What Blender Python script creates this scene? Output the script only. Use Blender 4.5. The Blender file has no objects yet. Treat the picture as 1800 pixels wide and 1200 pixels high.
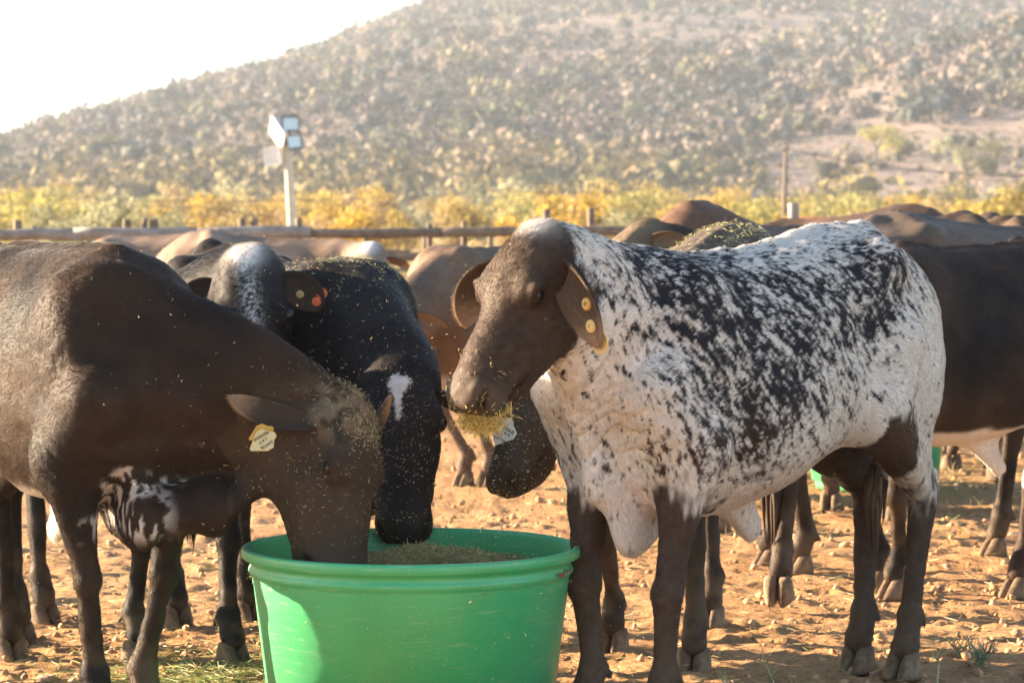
import bpy, math, random, time
import numpy as np
from mathutils import Vector, Matrix

T0 = time.time()
rng = np.random.default_rng(7)
random.seed(7)
R = math.radians
scene = bpy.context.scene
COL = scene.collection

# ------------------------------------------------------------------ camera, light, exposure
CAM_H = 1.42
cam_d = bpy.data.cameras.new('camera')
cam_d.lens = 100.0
cam_d.sensor_width = 36.0
cam_d.shift_y = -(600 - 395) / 1800.0
cam_d.clip_start = 0.1
cam_d.clip_end = 6000
cam_d.dof.use_dof = True
cam_d.dof.focus_distance = 8.3
cam_d.dof.aperture_fstop = 6.8
cam = bpy.data.objects.new('camera', cam_d)
cam.location = (0, 0, CAM_H)
cam.rotation_euler = (R(90), 0, 0)
COL.objects.link(cam)
scene.camera = cam

SUN_EL = R(14)
SUN_AZ = (-0.946, 0.326)          # horizontal direction towards the sun
world = bpy.data.worlds.new('World')
scene.world = world
world.use_nodes = True
wn = world.node_tree.nodes
wl = world.node_tree.links
bg = wn['Background']
sky = wn.new('ShaderNodeTexSky')
sky.sky_type = 'NISHITA'
sky.sun_disc = False
sky.sun_elevation = SUN_EL
sky.sun_rotation = math.atan2(SUN_AZ[0], SUN_AZ[1])
sky.altitude = 900
sky.air_density = 1.0
sky.dust_density = 1.0
sky.ozone_density = 1.0
bg.inputs['Strength'].default_value = 0.068
wl.new(sky.outputs[0], bg.inputs['Color'])

sun_d = bpy.data.lights.new('sun', 'SUN')
sun_d.energy = 5.0
sun_d.angle = R(0.5)
sun_d.color = (1.0, 0.78, 0.54)
sun = bpy.data.objects.new('sun', sun_d)
sv = Vector((SUN_AZ[0] * math.cos(SUN_EL), SUN_AZ[1] * math.cos(SUN_EL), math.sin(SUN_EL)))
sun.rotation_euler = sv.to_track_quat('Z', 'Y').to_euler()
COL.objects.link(sun)

scene.view_settings.view_transform = 'Standard'
scene.view_settings.look = 'None'
scene.view_settings.gamma = 1
scene.view_settings.use_curve_mapping = False
scene.view_settings.exposure = 2.78


# ------------------------------------------------------------------ helpers
def at(px, py, d):
    """world point seen at photo pixel (px, py) at distance d"""
    return np.array([(px - 900) / 5000 * d, d, CAM_H - (py - 395) / 5000 * d])


def hash3(ix, iy, iz, seed=0):
    n = (ix.astype(np.int64) * 374761393 + iy.astype(np.int64) * 668265263 +
         iz.astype(np.int64) * 2147483647 + seed * 1274126177) & 0xffffffff
    n = ((n ^ (n >> 13)) * 1274126177) & 0xffffffff
    n = (n ^ (n >> 16)) & 0xffffff
    return n.astype(np.float32) / float(0xffffff)


def vnoise(p, seed=0):
    f = np.floor(p)
    t = (p - f).astype(np.float32)
    t = t * t * (3 - 2 * t)
    i = f.astype(np.int64)
    r = 0
    for dx in (0, 1):
        wx = t[:, 0] if dx else 1 - t[:, 0]
        for dy in (0, 1):
            wy = t[:, 1] if dy else 1 - t[:, 1]
            for dz in (0, 1):
                wz = t[:, 2] if dz else 1 - t[:, 2]
                r = r + wx * wy * wz * hash3(i[:, 0] + dx, i[:, 1] + dy, i[:, 2] + dz, seed)
    return r


def fbm(p, octv=4, seed=0, gain=0.5):
    a, s, tot = 1.0, 0, 0
    for o in range(octv):
        s = s + a * vnoise(p * (2 ** o) + o * 17.3, seed + o)
        tot += a
        a *= gain
    return s / tot


def p3(x, y, z=None):
    x = np.asarray(x, dtype=np.float64).ravel()
    y = np.asarray(y, dtype=np.float64).ravel()
    z = np.zeros_like(x) if z is None else np.asarray(z, dtype=np.float64).ravel()
    return np.stack([x, y, z], 1)


def sstep(a, b, x):
    t = np.clip((x - a) / (b - a), 0, 1)
    return t * t * (3 - 2 * t)


def mesh_np(name, V, F, smooth=True):
    V = np.ascontiguousarray(V, dtype=np.float32)
    F = np.ascontiguousarray(F, dtype=np.int32)
    m = bpy.data.meshes.new(name)
    m.vertices.add(len(V))
    m.vertices.foreach_set('co', V.ravel())
    n = F.shape[1]
    m.loops.add(F.size)
    m.loops.foreach_set('vertex_index', F.ravel())
    m.polygons.add(len(F))
    m.polygons.foreach_set('loop_start', np.arange(0, F.size, n, dtype=np.int32))
    m.polygons.foreach_set('loop_total', np.full(len(F), n, dtype=np.int32))
    if smooth:
        m.polygons.foreach_set('use_smooth', np.ones(len(F), dtype=bool))
    m.update(calc_edges=True)
    return m


def set_col(m, name, C, domain='POINT'):
    a = m.attributes.new(name, 'FLOAT_COLOR', domain)
    c = np.ones((len(C), 4), dtype=np.float32)
    c[:, :3] = C
    a.data.foreach_set('color', c.ravel())


def link(name, data, parent=None, mat=None):
    o = bpy.data.objects.new(name, data)
    COL.objects.link(o)
    if parent is not None:
        o.parent = parent
    if mat is not None and hasattr(data, 'materials'):
        for mm in (mat if isinstance(mat, (list, tuple)) else [mat]):
            data.materials.append(mm)
    return o


def empty(name, loc, rz=0.0, scale=1.0):
    o = bpy.data.objects.new(name, None)
    o.empty_display_size = 0.2
    COL.objects.link(o)
    o.location = loc
    o.rotation_euler = (0, 0, rz)
    o.scale = (scale,) * 3
    return o


def tag(o, label=None, cat=None, group=None, kind=None):
    if label:
        o['label'] = label
    if cat:
        o['category'] = cat
    if group:
        o['group'] = group
    if kind:
        o['kind'] = kind
    return o


class MB:
    """collects simple shapes into one mesh"""
    def __init__(self):
        self.v, self.f, self.mi, self.cur = [], [], [], 0

    def add(self, V, F):
        b = len(self.v)
        self.v += [tuple(map(float, q)) for q in V]
        for q in F:
            self.f.append([b + i for i in q])
            self.mi.append(self.cur)

    def box(self, c, s, M=None):
        c = Vector(c)
        V = []
        for dx in (-.5, .5):
            for dy in (-.5, .5):
                for dz in (-.5, .5):
                    p = Vector((dx * s[0], dy * s[1], dz * s[2]))
                    V.append((M @ p if M else p) + c)
        self.add(V, [(0, 1, 3, 2), (4, 6, 7, 5), (0, 4, 5, 1), (2, 3, 7, 6), (0, 2, 6, 4), (1, 5, 7, 3)])

    def tube(self, pts, rad, seg=10, caps=True, wob=0.0):
        pts = [Vector(p) for p in pts]
        if not hasattr(rad, '__len__'):
            rad = [rad] * len(pts)
        V, F = [], []
        for i, p in enumerate(pts):
            d = (pts[min(i + 1, len(pts) - 1)] - pts[max(i - 1, 0)]).normalized()
            ref = Vector((0, 0, 1)) if abs(d.z) < 0.9 else Vector((1, 0, 0))
            a = d.cross(ref).normalized()
            b = d.cross(a).normalized()
            for k in range(seg):
                t = 2 * math.pi * k / seg
                r = rad[i] * (1 + random.uniform(-wob, wob))
                V.append(p + a * math.cos(t) * r + b * math.sin(t) * r)
        for i in range(len(pts) - 1):
            for k in range(seg):
                k2 = (k + 1) % seg
                F.append((i * seg + k, i * seg + k2, (i + 1) * seg + k2, (i + 1) * seg + k))
        if caps:
            F.append(tuple(range(seg - 1, -1, -1)))
            F.append(tuple((len(pts) - 1) * seg + k for k in range(seg)))
        self.add(V, F)

    def lathe(self, prof, seg=64, c=(0, 0, 0)):
        V, F = [], []
        n = len(prof)
        for k in range(seg):
            t = 2 * math.pi * k / seg
            for r, z in prof:
                V.append((c[0] + r * math.cos(t), c[1] + r * math.sin(t), c[2] + z))
        for k in range(seg):
            k2 = (k + 1) % seg
            for i in range(n - 1):
                F.append((k * n + i, k2 * n + i, k2 * n + i + 1, k * n + i + 1))
        self.add(V, F)

    def build(self, name, mat, parent=None, smooth=False):
        m = bpy.data.meshes.new(name)
        m.from_pydata(self.v, [], self.f)
        if smooth:
            for p in m.polygons:
                p.use_smooth = True
        m.polygons.foreach_set('material_index', self.mi)
        m.update()
        return link(name, m, parent, mat)


# ------------------------------------------------------------------ materials
def new_mat(name):
    m = bpy.data.materials.new(name)
    m.use_nodes = True
    nt = m.node_tree
    b = nt.nodes['Principled BSDF']
    return m, nt.nodes, nt.links, b


def simple_mat(name, col, rough=0.6, spec=0.5, noise=0.0, nscale=20, bump=0.0, col2=None, metallic=0.0, sss=0):
    m, n, l, b = new_mat(name)
    b.inputs['Roughness'].default_value = rough
    b.inputs['Specular IOR Level'].default_value = spec
    b.inputs['Metallic'].default_value = metallic
    b.inputs['Base Color'].default_value = (*col, 1)
    if noise or bump or col2:
        tc = n.new('ShaderNodeTexCoord')
        nz = n.new('ShaderNodeTexNoise')
        nz.inputs['Scale'].default_value = nscale
        nz.inputs['Detail'].default_value = 6
        nz.inputs['Roughness'].default_value = 0.65
        l.new(tc.outputs['Object'], nz.inputs['Vector'])
        c2 = col2 or tuple(c * (1 - noise) for c in col)
        cr = n.new('ShaderNodeValToRGB')
        cr.color_ramp.elements[0].position = 0.36
        cr.color_ramp.elements[1].position = 0.64
        cr.color_ramp.elements[0].color = (*c2, 1)
        cr.color_ramp.elements[1].color = (*col, 1)
        l.new(nz.outputs['Fac'], cr.inputs['Fac'])
        l.new(cr.outputs['Color'], b.inputs['Base Color'])
        if bump:
            bp = n.new('ShaderNodeBump')
            bp.inputs['Strength'].default_value = bump
            bp.inputs['Distance'].default_value = 0.01
            l.new(nz.outputs['Fac'], bp.inputs['Height'])
            l.new(bp.outputs['Normal'], b.inputs['Normal'])
    return m


def attr_mat(name, attr='coat', rough=0.6, spec=0.35, bump=0.0, bscale=300, sheen=0.0, var=0.25, vscale=60,
             translucent=0.0):
    m, n, l, b = new_mat(name)
    b.inputs['Roughness'].default_value = rough
    b.inputs['Specular IOR Level'].default_value = spec
    a = n.new('ShaderNodeAttribute')
    a.attribute_name = attr
    src = a.outputs['Color']
    if sheen:
        b.inputs['Sheen Weight'].default_value = sheen
        b.inputs['Sheen Roughness'].default_value = 0.4
    if var:
        tc = n.new('ShaderNodeTexCoord')
        nz = n.new('ShaderNodeTexNoise')
        nz.inputs['Scale'].default_value = vscale
        nz.inputs['Detail'].default_value = 4
        l.new(tc.outputs['Object'], nz.inputs['Vector'])
        mr = n.new('ShaderNodeMapRange')
        mr.inputs['To Min'].default_value = 1 - var
        mr.inputs['To Max'].default_value = 1 + var
        l.new(nz.outputs['Fac'], mr.inputs['Value'])
        mx = n.new('ShaderNodeVectorMath')
        mx.operation = 'SCALE'
        l.new(src, mx.inputs[0])
        l.new(mr.outputs[0], mx.inputs['Scale'])
        src = mx.outputs[0]
        if bump:
            nb = n.new('ShaderNodeTexNoise')
            nb.inputs['Scale'].default_value = bscale
            nb.inputs['Detail'].default_value = 3
            l.new(tc.outputs['Object'], nb.inputs['Vector'])
            bp = n.new('ShaderNodeBump')
            bp.inputs['Strength'].default_value = bump
            bp.inputs['Distance'].default_value = 0.004
            l.new(nb.outputs['Fac'], bp.inputs['Height'])
            l.new(bp.outputs['Normal'], b.inputs['Normal'])
    l.new(src, b.inputs['Base Color'])
    if translucent:
        tr = n.new('ShaderNodeBsdfTranslucent')
        l.new(src, tr.inputs['Color'])
        ms = n.new('ShaderNodeMixShader')
        ms.inputs[0].default_value = translucent
        l.new(b.outputs[0], ms.inputs[1])
        l.new(tr.outputs[0], ms.inputs[2])
        l.new(ms.outputs[0], n['Material Output'].inputs['Surface'])
    return m


M_SKIN = attr_mat('cow_coat', rough=0.6, spec=0.08, bump=0.15, bscale=260, sheen=0.0, var=0.25, vscale=45)
M_HAIR = attr_mat('cow_hair', rough=0.38, spec=0.14, var=0, translucent=0.12)
M_EYE = simple_mat('eye_dark', (0.006, 0.004, 0.003), rough=0.16, spec=0.35)
M_HOOF = simple_mat('hoof_horn', (0.22, 0.15, 0.09), rough=0.8, spec=.2, noise=0.4, nscale=26, bump=0.6, col2=(0.08, 0.055, 0.04))
M_STRAW = attr_mat('straw', attr='tint', rough=0.55, spec=0.4, var=0, translucent=0.3)
M_LEAF = attr_mat('foliage', attr='tint', rough=0.7, spec=0.2, var=0, translucent=0.35)
M_SCRUB = attr_mat('scrub', attr='tint', rough=0.8, spec=0.1, var=0, translucent=0.15)
M_BARK = simple_mat('bark', (0.16, 0.12, 0.085), rough=0.9, noise=0.5, nscale=9, bump=0.4)
M_WOOD = simple_mat('weathered_wood', (0.20, 0.145, 0.10), rough=0.85, noise=0.45, nscale=9, bump=0.5, col2=(0.11, 0.075, 0.05))
M_WOOD2 = simple_mat('grey_wood', (0.30, 0.26, 0.23), rough=0.8, noise=0.4, nscale=5, bump=0.4, col2=(0.18, 0.14, 0.12))


# ------------------------------------------------------------------ implicit-surface modelling
class Field:
    def __init__(s, xs, ys, zs):
        s.xs, s.ys, s.zs = [np.asarray(a, dtype=np.float32) for a in (xs, ys, zs)]
        s.F = np.full((len(xs), len(ys), len(zs)), 0.5, dtype=np.float32)

    def sub(s, lo, hi):
        sl, out = [], []
        for a, l, h in zip((s.xs, s.ys, s.zs), lo, hi):
            i0 = max(0, int(np.searchsorted(a, l)) - 1)
            i1 = min(len(a), int(np.searchsorted(a, h)) + 1)
            sl.append(slice(i0, i1))
            out.append(a[i0:i1])
        return tuple(sl), out[0][:, None, None], out[1][None, :, None], out[2][None, None, :]

    def union(s, sl, d, k):
        a = s.F[sl]
        if a.size == 0:
            return
        h = np.clip(0.5 + 0.5 * (a - d) / k, 0, 1)
        s.F[sl] = a + (d - a) * h - k * h * (1 - h)

    def cut(s, sl, d, k):
        a = s.F[sl]
        if a.size == 0:
            return
        h = np.clip(0.5 - 0.5 * (a + d) / k, 0, 1)
        s.F[sl] = a + (-d - a) * h + k * h * (1 - h)

    def cone(s, a, b, ra, rb, k=0.03, flat=None, neg=False):
        a = np.asarray(a, float)
        b = np.asarray(b, float)
        m = max(ra, rb) + 1.6 * k + 0.03
        sl, X, Y, Z = s.sub(np.minimum(a, b) - m, np.maximum(a, b) + m)
        ba = b - a
        L2 = max(float(ba @ ba), 1e-9)
        px, py, pz = X - a[0], Y - a[1], Z - a[2]
        t = np.clip((px * ba[0] + py * ba[1] + pz * ba[2]) / L2, 0, 1)
        qx, qy, qz = px - t * ba[0], py - t * ba[1], pz - t * ba[2]
        r = ra + (rb - ra) * t
        if flat is not None:
            u, sc = flat
            u = np.asarray(u, float)
            u = u / np.linalg.norm(u)
            du = qx * u[0] + qy * u[1] + qz * u[2]
            q2 = qx * qx + qy * qy + qz * qz + du * du * (1 / sc ** 2 - 1)
            d = (np.sqrt(q2) - r) * (0.5 + 0.5 * sc)
        else:
            d = np.sqrt(qx * qx + qy * qy + qz * qz) - r
        (s.cut if neg else s.union)(sl, d, k)

    def chain(s, pts, rs, k=0.03, flat=None):
        for i in range(len(pts) - 1):
            s.cone(pts[i], pts[i + 1], rs[i], rs[i + 1], k, flat)

    def ell(s, c, r, k=0.03, M=None, neg=False):
        c = np.asarray(c, float)
        r = np.asarray(r, float) if hasattr(r, '__len__') else np.array([r] * 3)
        m = r.max() + 1.6 * k + 0.03
        sl, X, Y, Z = s.sub(c - m, c + m)
        px, py, pz = X - c[0], Y - c[1], Z - c[2]
        if M is not None:
            M = np.asarray(M)
            px, py, pz = [px * M[0, i] + py * M[1, i] + pz * M[2, i] for i in range(3)]
        k0 = np.sqrt((px / r[0]) ** 2 + (py / r[1]) ** 2 + (pz / r[2]) ** 2) + 1e-6
        k1 = np.sqrt((px / r[0] ** 2) ** 2 + (py / r[1] ** 2) ** 2 + (pz / r[2] ** 2) ** 2) + 1e-6
        d = k0 * (k0 - 1) / k1
        (s.cut if neg else s.union)(sl, d, k)

    def mesh(s):
        F = s.F
        S = F < 0
        nx, ny, nz = F.shape
        c = [S[i:nx - 1 + i, j:ny - 1 + j, k:nz - 1 + k] for i in (0, 1) for j in (0, 1) for k in (0, 1)]
        cnt = sum(a.astype(np.int8) for a in c)
        act = (cnt > 0) & (cnt < 8)
        I, J, K = np.nonzero(act)
        idx = np.full(act.shape, -1, dtype=np.int32)
        idx[I, J, K] = np.arange(len(I))
        acc = np.zeros((len(I), 3), dtype=np.float64)
        num = np.zeros(len(I))
        ax = (s.xs, s.ys, s.zs)
        for axis in range(3):
            o = [0, 0, 0]
            others = [q for q in range(3) if q != axis]
            for u in (0, 1):
                for w in (0, 1):
                    o = [0, 0, 0]
                    o[others[0]], o[others[1]] = u, w
                    a = (I + o[0], J + o[1], K + o[2])
                    o2 = list(o)
                    o2[axis] += 1
                    b = (I + o2[0], J + o2[1], K + o2[2])
                    fa, fb = F[a], F[b]
                    m = (fa < 0) != (fb < 0)
                    t = np.where(m, fa / (fa - fb + 1e-12), 0)
                    p = np.zeros((len(I), 3))
                    for q in range(3):
                        p[:, q] = ax[q][a[q]]
                    p[:, axis] += t * (ax[axis][b[axis]] - ax[axis][a[axis]])
                    acc += p * m[:, None]
                    num += m
        V = acc / num[:, None]
        quads = []
        for axis in range(3):
            sa = [slice(1, -1)] * 3
            sa[axis] = slice(0, -1)
            sb = list(sa)
            sb[axis] = slice(1, None)
            A, B = S[tuple(sa)], S[tuple(sb)]
            for inside_first in (True, False):
                m = (A & ~B) if inside_first else (~A & B)
                i, j, k = np.nonzero(m)
                g = [i, j, k]
                for q in range(3):
                    if q != axis:
                        g[q] = g[q] + 1
                o1, o2 = [q for q in range(3) if q != axis]
                def cell(du, dv):
                    h = [a.copy() for a in g]
                    h[o1] = h[o1] - du
                    h[o2] = h[o2] - dv
                    return idx[h[0], h[1], h[2]]
                q4 = [cell(1, 1), cell(0, 1), cell(0, 0), cell(1, 0)]
                flip = (axis == 1)
                if inside_first == flip:
                    q4 = q4[::-1]
                quads.append(np.stack(q4, 1))
        Q = np.concatenate(quads)
        Q = Q[(Q >= 0).all(1)]
        return V, Q


def relax(V, Q, it=1, lam=0.5):
    for _ in range(it):
        acc = np.zeros_like(V)
        n = np.zeros(len(V))
        for a, b in ((0, 1), (1, 2), (2, 3), (3, 0)):
            np.add.at(acc, Q[:, a], V[Q[:, b]])
            np.add.at(n, Q[:, a], 1)
        n[n == 0] = 1
        V = V + lam * (acc / n[:, None] - V)
    return V


def gridaxis(lo, hi, h, flo, fhi, hf):
    """axis from lo to hi, spacing hf between flo and fhi and h elsewhere"""
    out = [lo]
    while out[-1] < hi:
        x = out[-1]
        dist = max(flo - x, x - fhi, 0)
        st = min(h, hf + dist * 0.12) if dist > 0 else hf
        out.append(x + st)
    return np.array(out)


TORSO = np.array([
    # x     top    bottom  half-width  widest
    [-0.93, 1.10, 1.02, 0.015, .5],
    [-0.90, 1.19, 0.90, 0.09, .5],
    [-0.82, 1.28, 0.80, 0.155, .52],
    [-0.68, 1.345, 0.75, 0.20, .6],
    [-0.50, 1.365, 0.74, 0.245, .62],
    [-0.30, 1.335, 0.67, 0.27, .52],
    [-0.05, 1.305, 0.60, 0.29, .45],
    [0.20, 1.30, 0.575, 0.28, .45],
    [0.40, 1.32, 0.58, 0.235, .48],
    [0.54, 1.27, 0.62, 0.19, .48],
    [0.66, 1.17, 0.68, 0.14, .48],
    [0.73, 1.06, 0.78, 0.07, .5],
    [0.76, 0.95, 0.92, 0.01, .5]])


def rotm(X, Z):
    X = np.asarray(X, float)
    X = X / np.linalg.norm(X)
    Z = np.asarray(Z, float)
    Z = Z - X * (Z @ X)
    Z = Z / np.linalg.norm(Z)
    return np.stack([X, np.cross(Z, X), Z], 1)


def hair_object(name, V, Q, coatfn, flowfn, N, parent, length=0.014, maskfn=None, lenfn=None, rad=0.00032, seed=1):
    g = np.random.default_rng(seed)
    T = np.concatenate([Q[:, [0, 1, 2]], Q[:, [0, 2, 3]]]) if Q.shape[1] == 4 else Q
    a, b, c = V[T[:, 0]], V[T[:, 1]], V[T[:, 2]]
    nn = np.cross(b - a, c - a)
    ar = np.linalg.norm(nn, axis=1)
    nrm = nn / (ar[:, None] + 1e-12)
    if maskfn is not None:
        ar = ar * maskfn((a + b + c) / 3)
    cs = np.cumsum(ar)
    ti = np.searchsorted(cs, g.random(N) * cs[-1])
    ti = np.clip(ti, 0, len(T) - 1)
    r1, r2 = g.random(N), g.random(N)
    fl = r1 + r2 > 1
    r1[fl], r2[fl] = 1 - r1[fl], 1 - r2[fl]
    P = a[ti] + (b[ti] - a[ti]) * r1[:, None] + (c[ti] - a[ti]) * r2[:, None]
    n = nrm[ti]
    fdir = flowfn(P)
    fdir = fdir + g.normal(0, 0.10, (N, 3)) + 0.30 * (np.stack([vnoise(P * 9, 3), vnoise(P * 9, 4), vnoise(P * 9, 5)], 1) - .5)
    t = fdir - n * (fdir * n).sum(1)[:, None]
    t /= np.linalg.norm(t, axis=1)[:, None] + 1e-9
    L = length * (0.6 + 0.8 * g.random(N))
    if lenfn is not None:
        L = L * lenfn(P)
    lift = 0.10 + 0.18 * g.random(N)
    p0 = P - n * 0.001
    p1 = P + (t * 0.5 + n * lift[:, None] * 0.6) * L[:, None]
    p2 = P + (t * 1.0 + n * lift[:, None] * 0.75) * L[:, None]
    pos = np.stack([p0, p1, p2], 1).reshape(-1, 3).astype(np.float32)
    hc = bpy.data.hair_curves.new(name)
    hc.add_curves([3] * N)
    hc.position_data.foreach_set('vector', pos.ravel())
    ra = hc.attributes.get('radius') or hc.attributes.new('radius', 'FLOAT', 'POINT')
    rr = np.tile(np.array([rad, rad * 0.85, rad * 0.25], dtype=np.float32), N)
    ra.data.foreach_set('value', rr)
    ca = hc.attributes.new('coat', 'FLOAT_COLOR', 'CURVE')
    col = np.ones((N, 4), dtype=np.float32)
    col[:, :3] = coatfn(P) * (0.82 + 0.36 * g.random(N))[:, None]
    ca.data.foreach_set('color', col.ravel())
    hc.materials.append(M_HAIR)
    o = bpy.data.objects.new(name, hc)
    COL.objects.link(o)
    o.parent = parent
    o['kind'] = 'stuff'
    return o


def make_ear(parent, base, tip_dir, face, L, W, droop, colfn, side, tags=(), curl=0.55, hair=0, name='ear'):
    """cupped leaf-shaped ear; base, tip_dir, face in cow coordinates"""
    X = np.asarray(tip_dir, float)
    X /= np.linalg.norm(X)
    Z = np.asarray(face, float)
    Z = Z - X * (Z @ X)
    Z /= np.linalg.norm(Z)
    nu, nv = 22, 13
    down = np.array([0, 0, -1.0])
    C, Tn, Zn = [], [], []
    p = np.asarray(base, float).copy()
    d = X.copy()
    for i in range(nu):
        C.append(p.copy())
        Tn.append(d.copy())
        z = Z - d * (Z @ d)
        Zn.append(z / np.linalg.norm(z))
        p = p + d * (L / (nu - 1))
        d = d + down * droop / nu
        d /= np.linalg.norm(d)
    outer, inner = [], []
    for i in range(nu):
        u = i / (nu - 1)
        w = W * 0.5 * max(0.0, math.sin(math.pi * (0.12 + 0.88 * u) ** 1.15)) ** 0.6
        w = max(w, 0.004)
        side_v = np.cross(Zn[i], Tn[i])
        cu = curl * (1.7 - 1.15 * u)
        for j in range(nv):
            v = -1 + 2 * j / (nv - 1)
            ang = v * cu * 1.5
            rr = w / max(math.sin(min(cu * 1.5, 1.5)), 0.2)
            q = C[i] + side_v * rr * math.sin(ang) * 0.9 + Zn[i] * rr * (1 - math.cos(ang)) * 0.8
            th = 0.0045 * (1 - 0.5 * u)
            nrm = -(Zn[i] * math.cos(ang) - side_v * math.sin(ang))
            outer.append(q + nrm * th)
            inner.append(q - nrm * th)
    V = np.array(outer + inner)
    n1 = nu * nv
    Fq = []
    for i in range(nu - 1):
        for j in range(nv - 1):
            a = i * nv + j
            Fq.append((a, a + 1, a + nv + 1, a + nv))
            Fq.append((n1 + a, n1 + a + nv, n1 + a + nv + 1, n1 + a + 1))
        for j, fl in ((0, 0), (nv - 1, 1)):
            a = i * nv + j
            q = (a, a + nv, n1 + a + nv, n1 + a)
            Fq.append(q if not fl else q[::-1])
    for i in (0, nu - 1):
        for j in range(nv - 1):
            a = i * nv + j
            q = (a, a + 1, n1 + a + 1, n1 + a)
            Fq.append(q[::-1] if i == 0 else q)
    Fq = np.array(Fq)
    # make orientation consistent enough: use normals recalculated
    m = mesh_np(name, V, Fq)
    import bmesh
    bm = bmesh.new()
    bm.from_mesh(m)
    bmesh.ops.recalc_face_normals(bm, faces=bm.faces)
    bm.to_mesh(m)
    bm.free()
    uu = np.tile(np.repeat(np.linspace(0, 1, nu), nv), 2)
    vv = np.tile(np.tile(np.linspace(-1, 1, nv), nu), 2)
    isin = np.arange(2 * n1) >= n1
    set_col(m, 'coat', colfn(uu, isin, vv))
    o = link(name, m, parent, M_SKIN)
    if hair:
        # inner/outer colours by nearest vertex
        def cf(P):
            out = np.empty((len(P), 3))
            for s0 in range(0, len(P), 4000):
                dd = ((P[s0:s0 + 4000, None, :] - V[None]) ** 2).sum(2)
                ii = dd.argmin(1)
                out[s0:s0 + 4000] = colfn(uu[ii], isin[ii], vv[ii])
            return out
        Vm = np.empty(len(m.vertices) * 3, dtype=np.float32)
        m.vertices.foreach_get('co', Vm)
        Fm = np.empty(len(m.loops), dtype=np.int32)
        m.loops.foreach_get('vertex_index', Fm)
        hair_object('ear_hair', Vm.reshape(-1, 3).astype(float), Fm.reshape(-1, 4), cf,
                    lambda P: np.tile(X, (len(P), 1)), hair, o, length=0.012, seed=9)

    def frame(u, v=0.0):
        i = int(round(u * (nu - 1)))
        j = int(round((v + 1) / 2 * (nv - 1)))
        q = V[n1 + i * nv + j]
        return q, Tn[i], Zn[i], np.cross(Zn[i], Tn[i])
    return o, frame


def claw_mesh():
    """two claws of one hoof, toe to +x, ground at z=0"""
    m = MB()
    for s in (-1, 1):
        rings = []
        for z, x0, x1, w in ((0.0, -0.055, 0.062, 0.030), (0.012, -0.056, 0.060, 0.031), (0.04, -0.052, 0.043, 0.030),
                             (0.070, -0.045, 0.022, 0.027), (0.085, -0.038, 0.010, 0.022)):
            ring = []
            for k in range(12):
                t = 2 * math.pi * k / 12
                cx, r = (x0 + x1) / 2, (x1 - x0) / 2
                x = cx + r * math.cos(t)
                taper = 1 - 0.35 * max(0, math.cos(t)) ** 2
                y = s * 0.0315 + w * math.sin(t) * taper - s * 0.006 * max(0, math.cos(t))
                ring.append((x, y, z))
            rings.append(ring)
        V = [p for r_ in rings for p in r_]
        F = []
        for i in range(len(rings) - 1):
            for k in range(12):
                k2 = (k + 1) % 12
                F.append((i * 12 + k, i * 12 + k2, (i + 1) * 12 + k2, (i + 1) * 12 + k))
        F.append(tuple(range(11, -1, -1)))
        F.append(tuple(48 + k for k in range(12)))
        m.add(V, F)
    return m


HOOF_DATA = None
EYE_DATA = None


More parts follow.
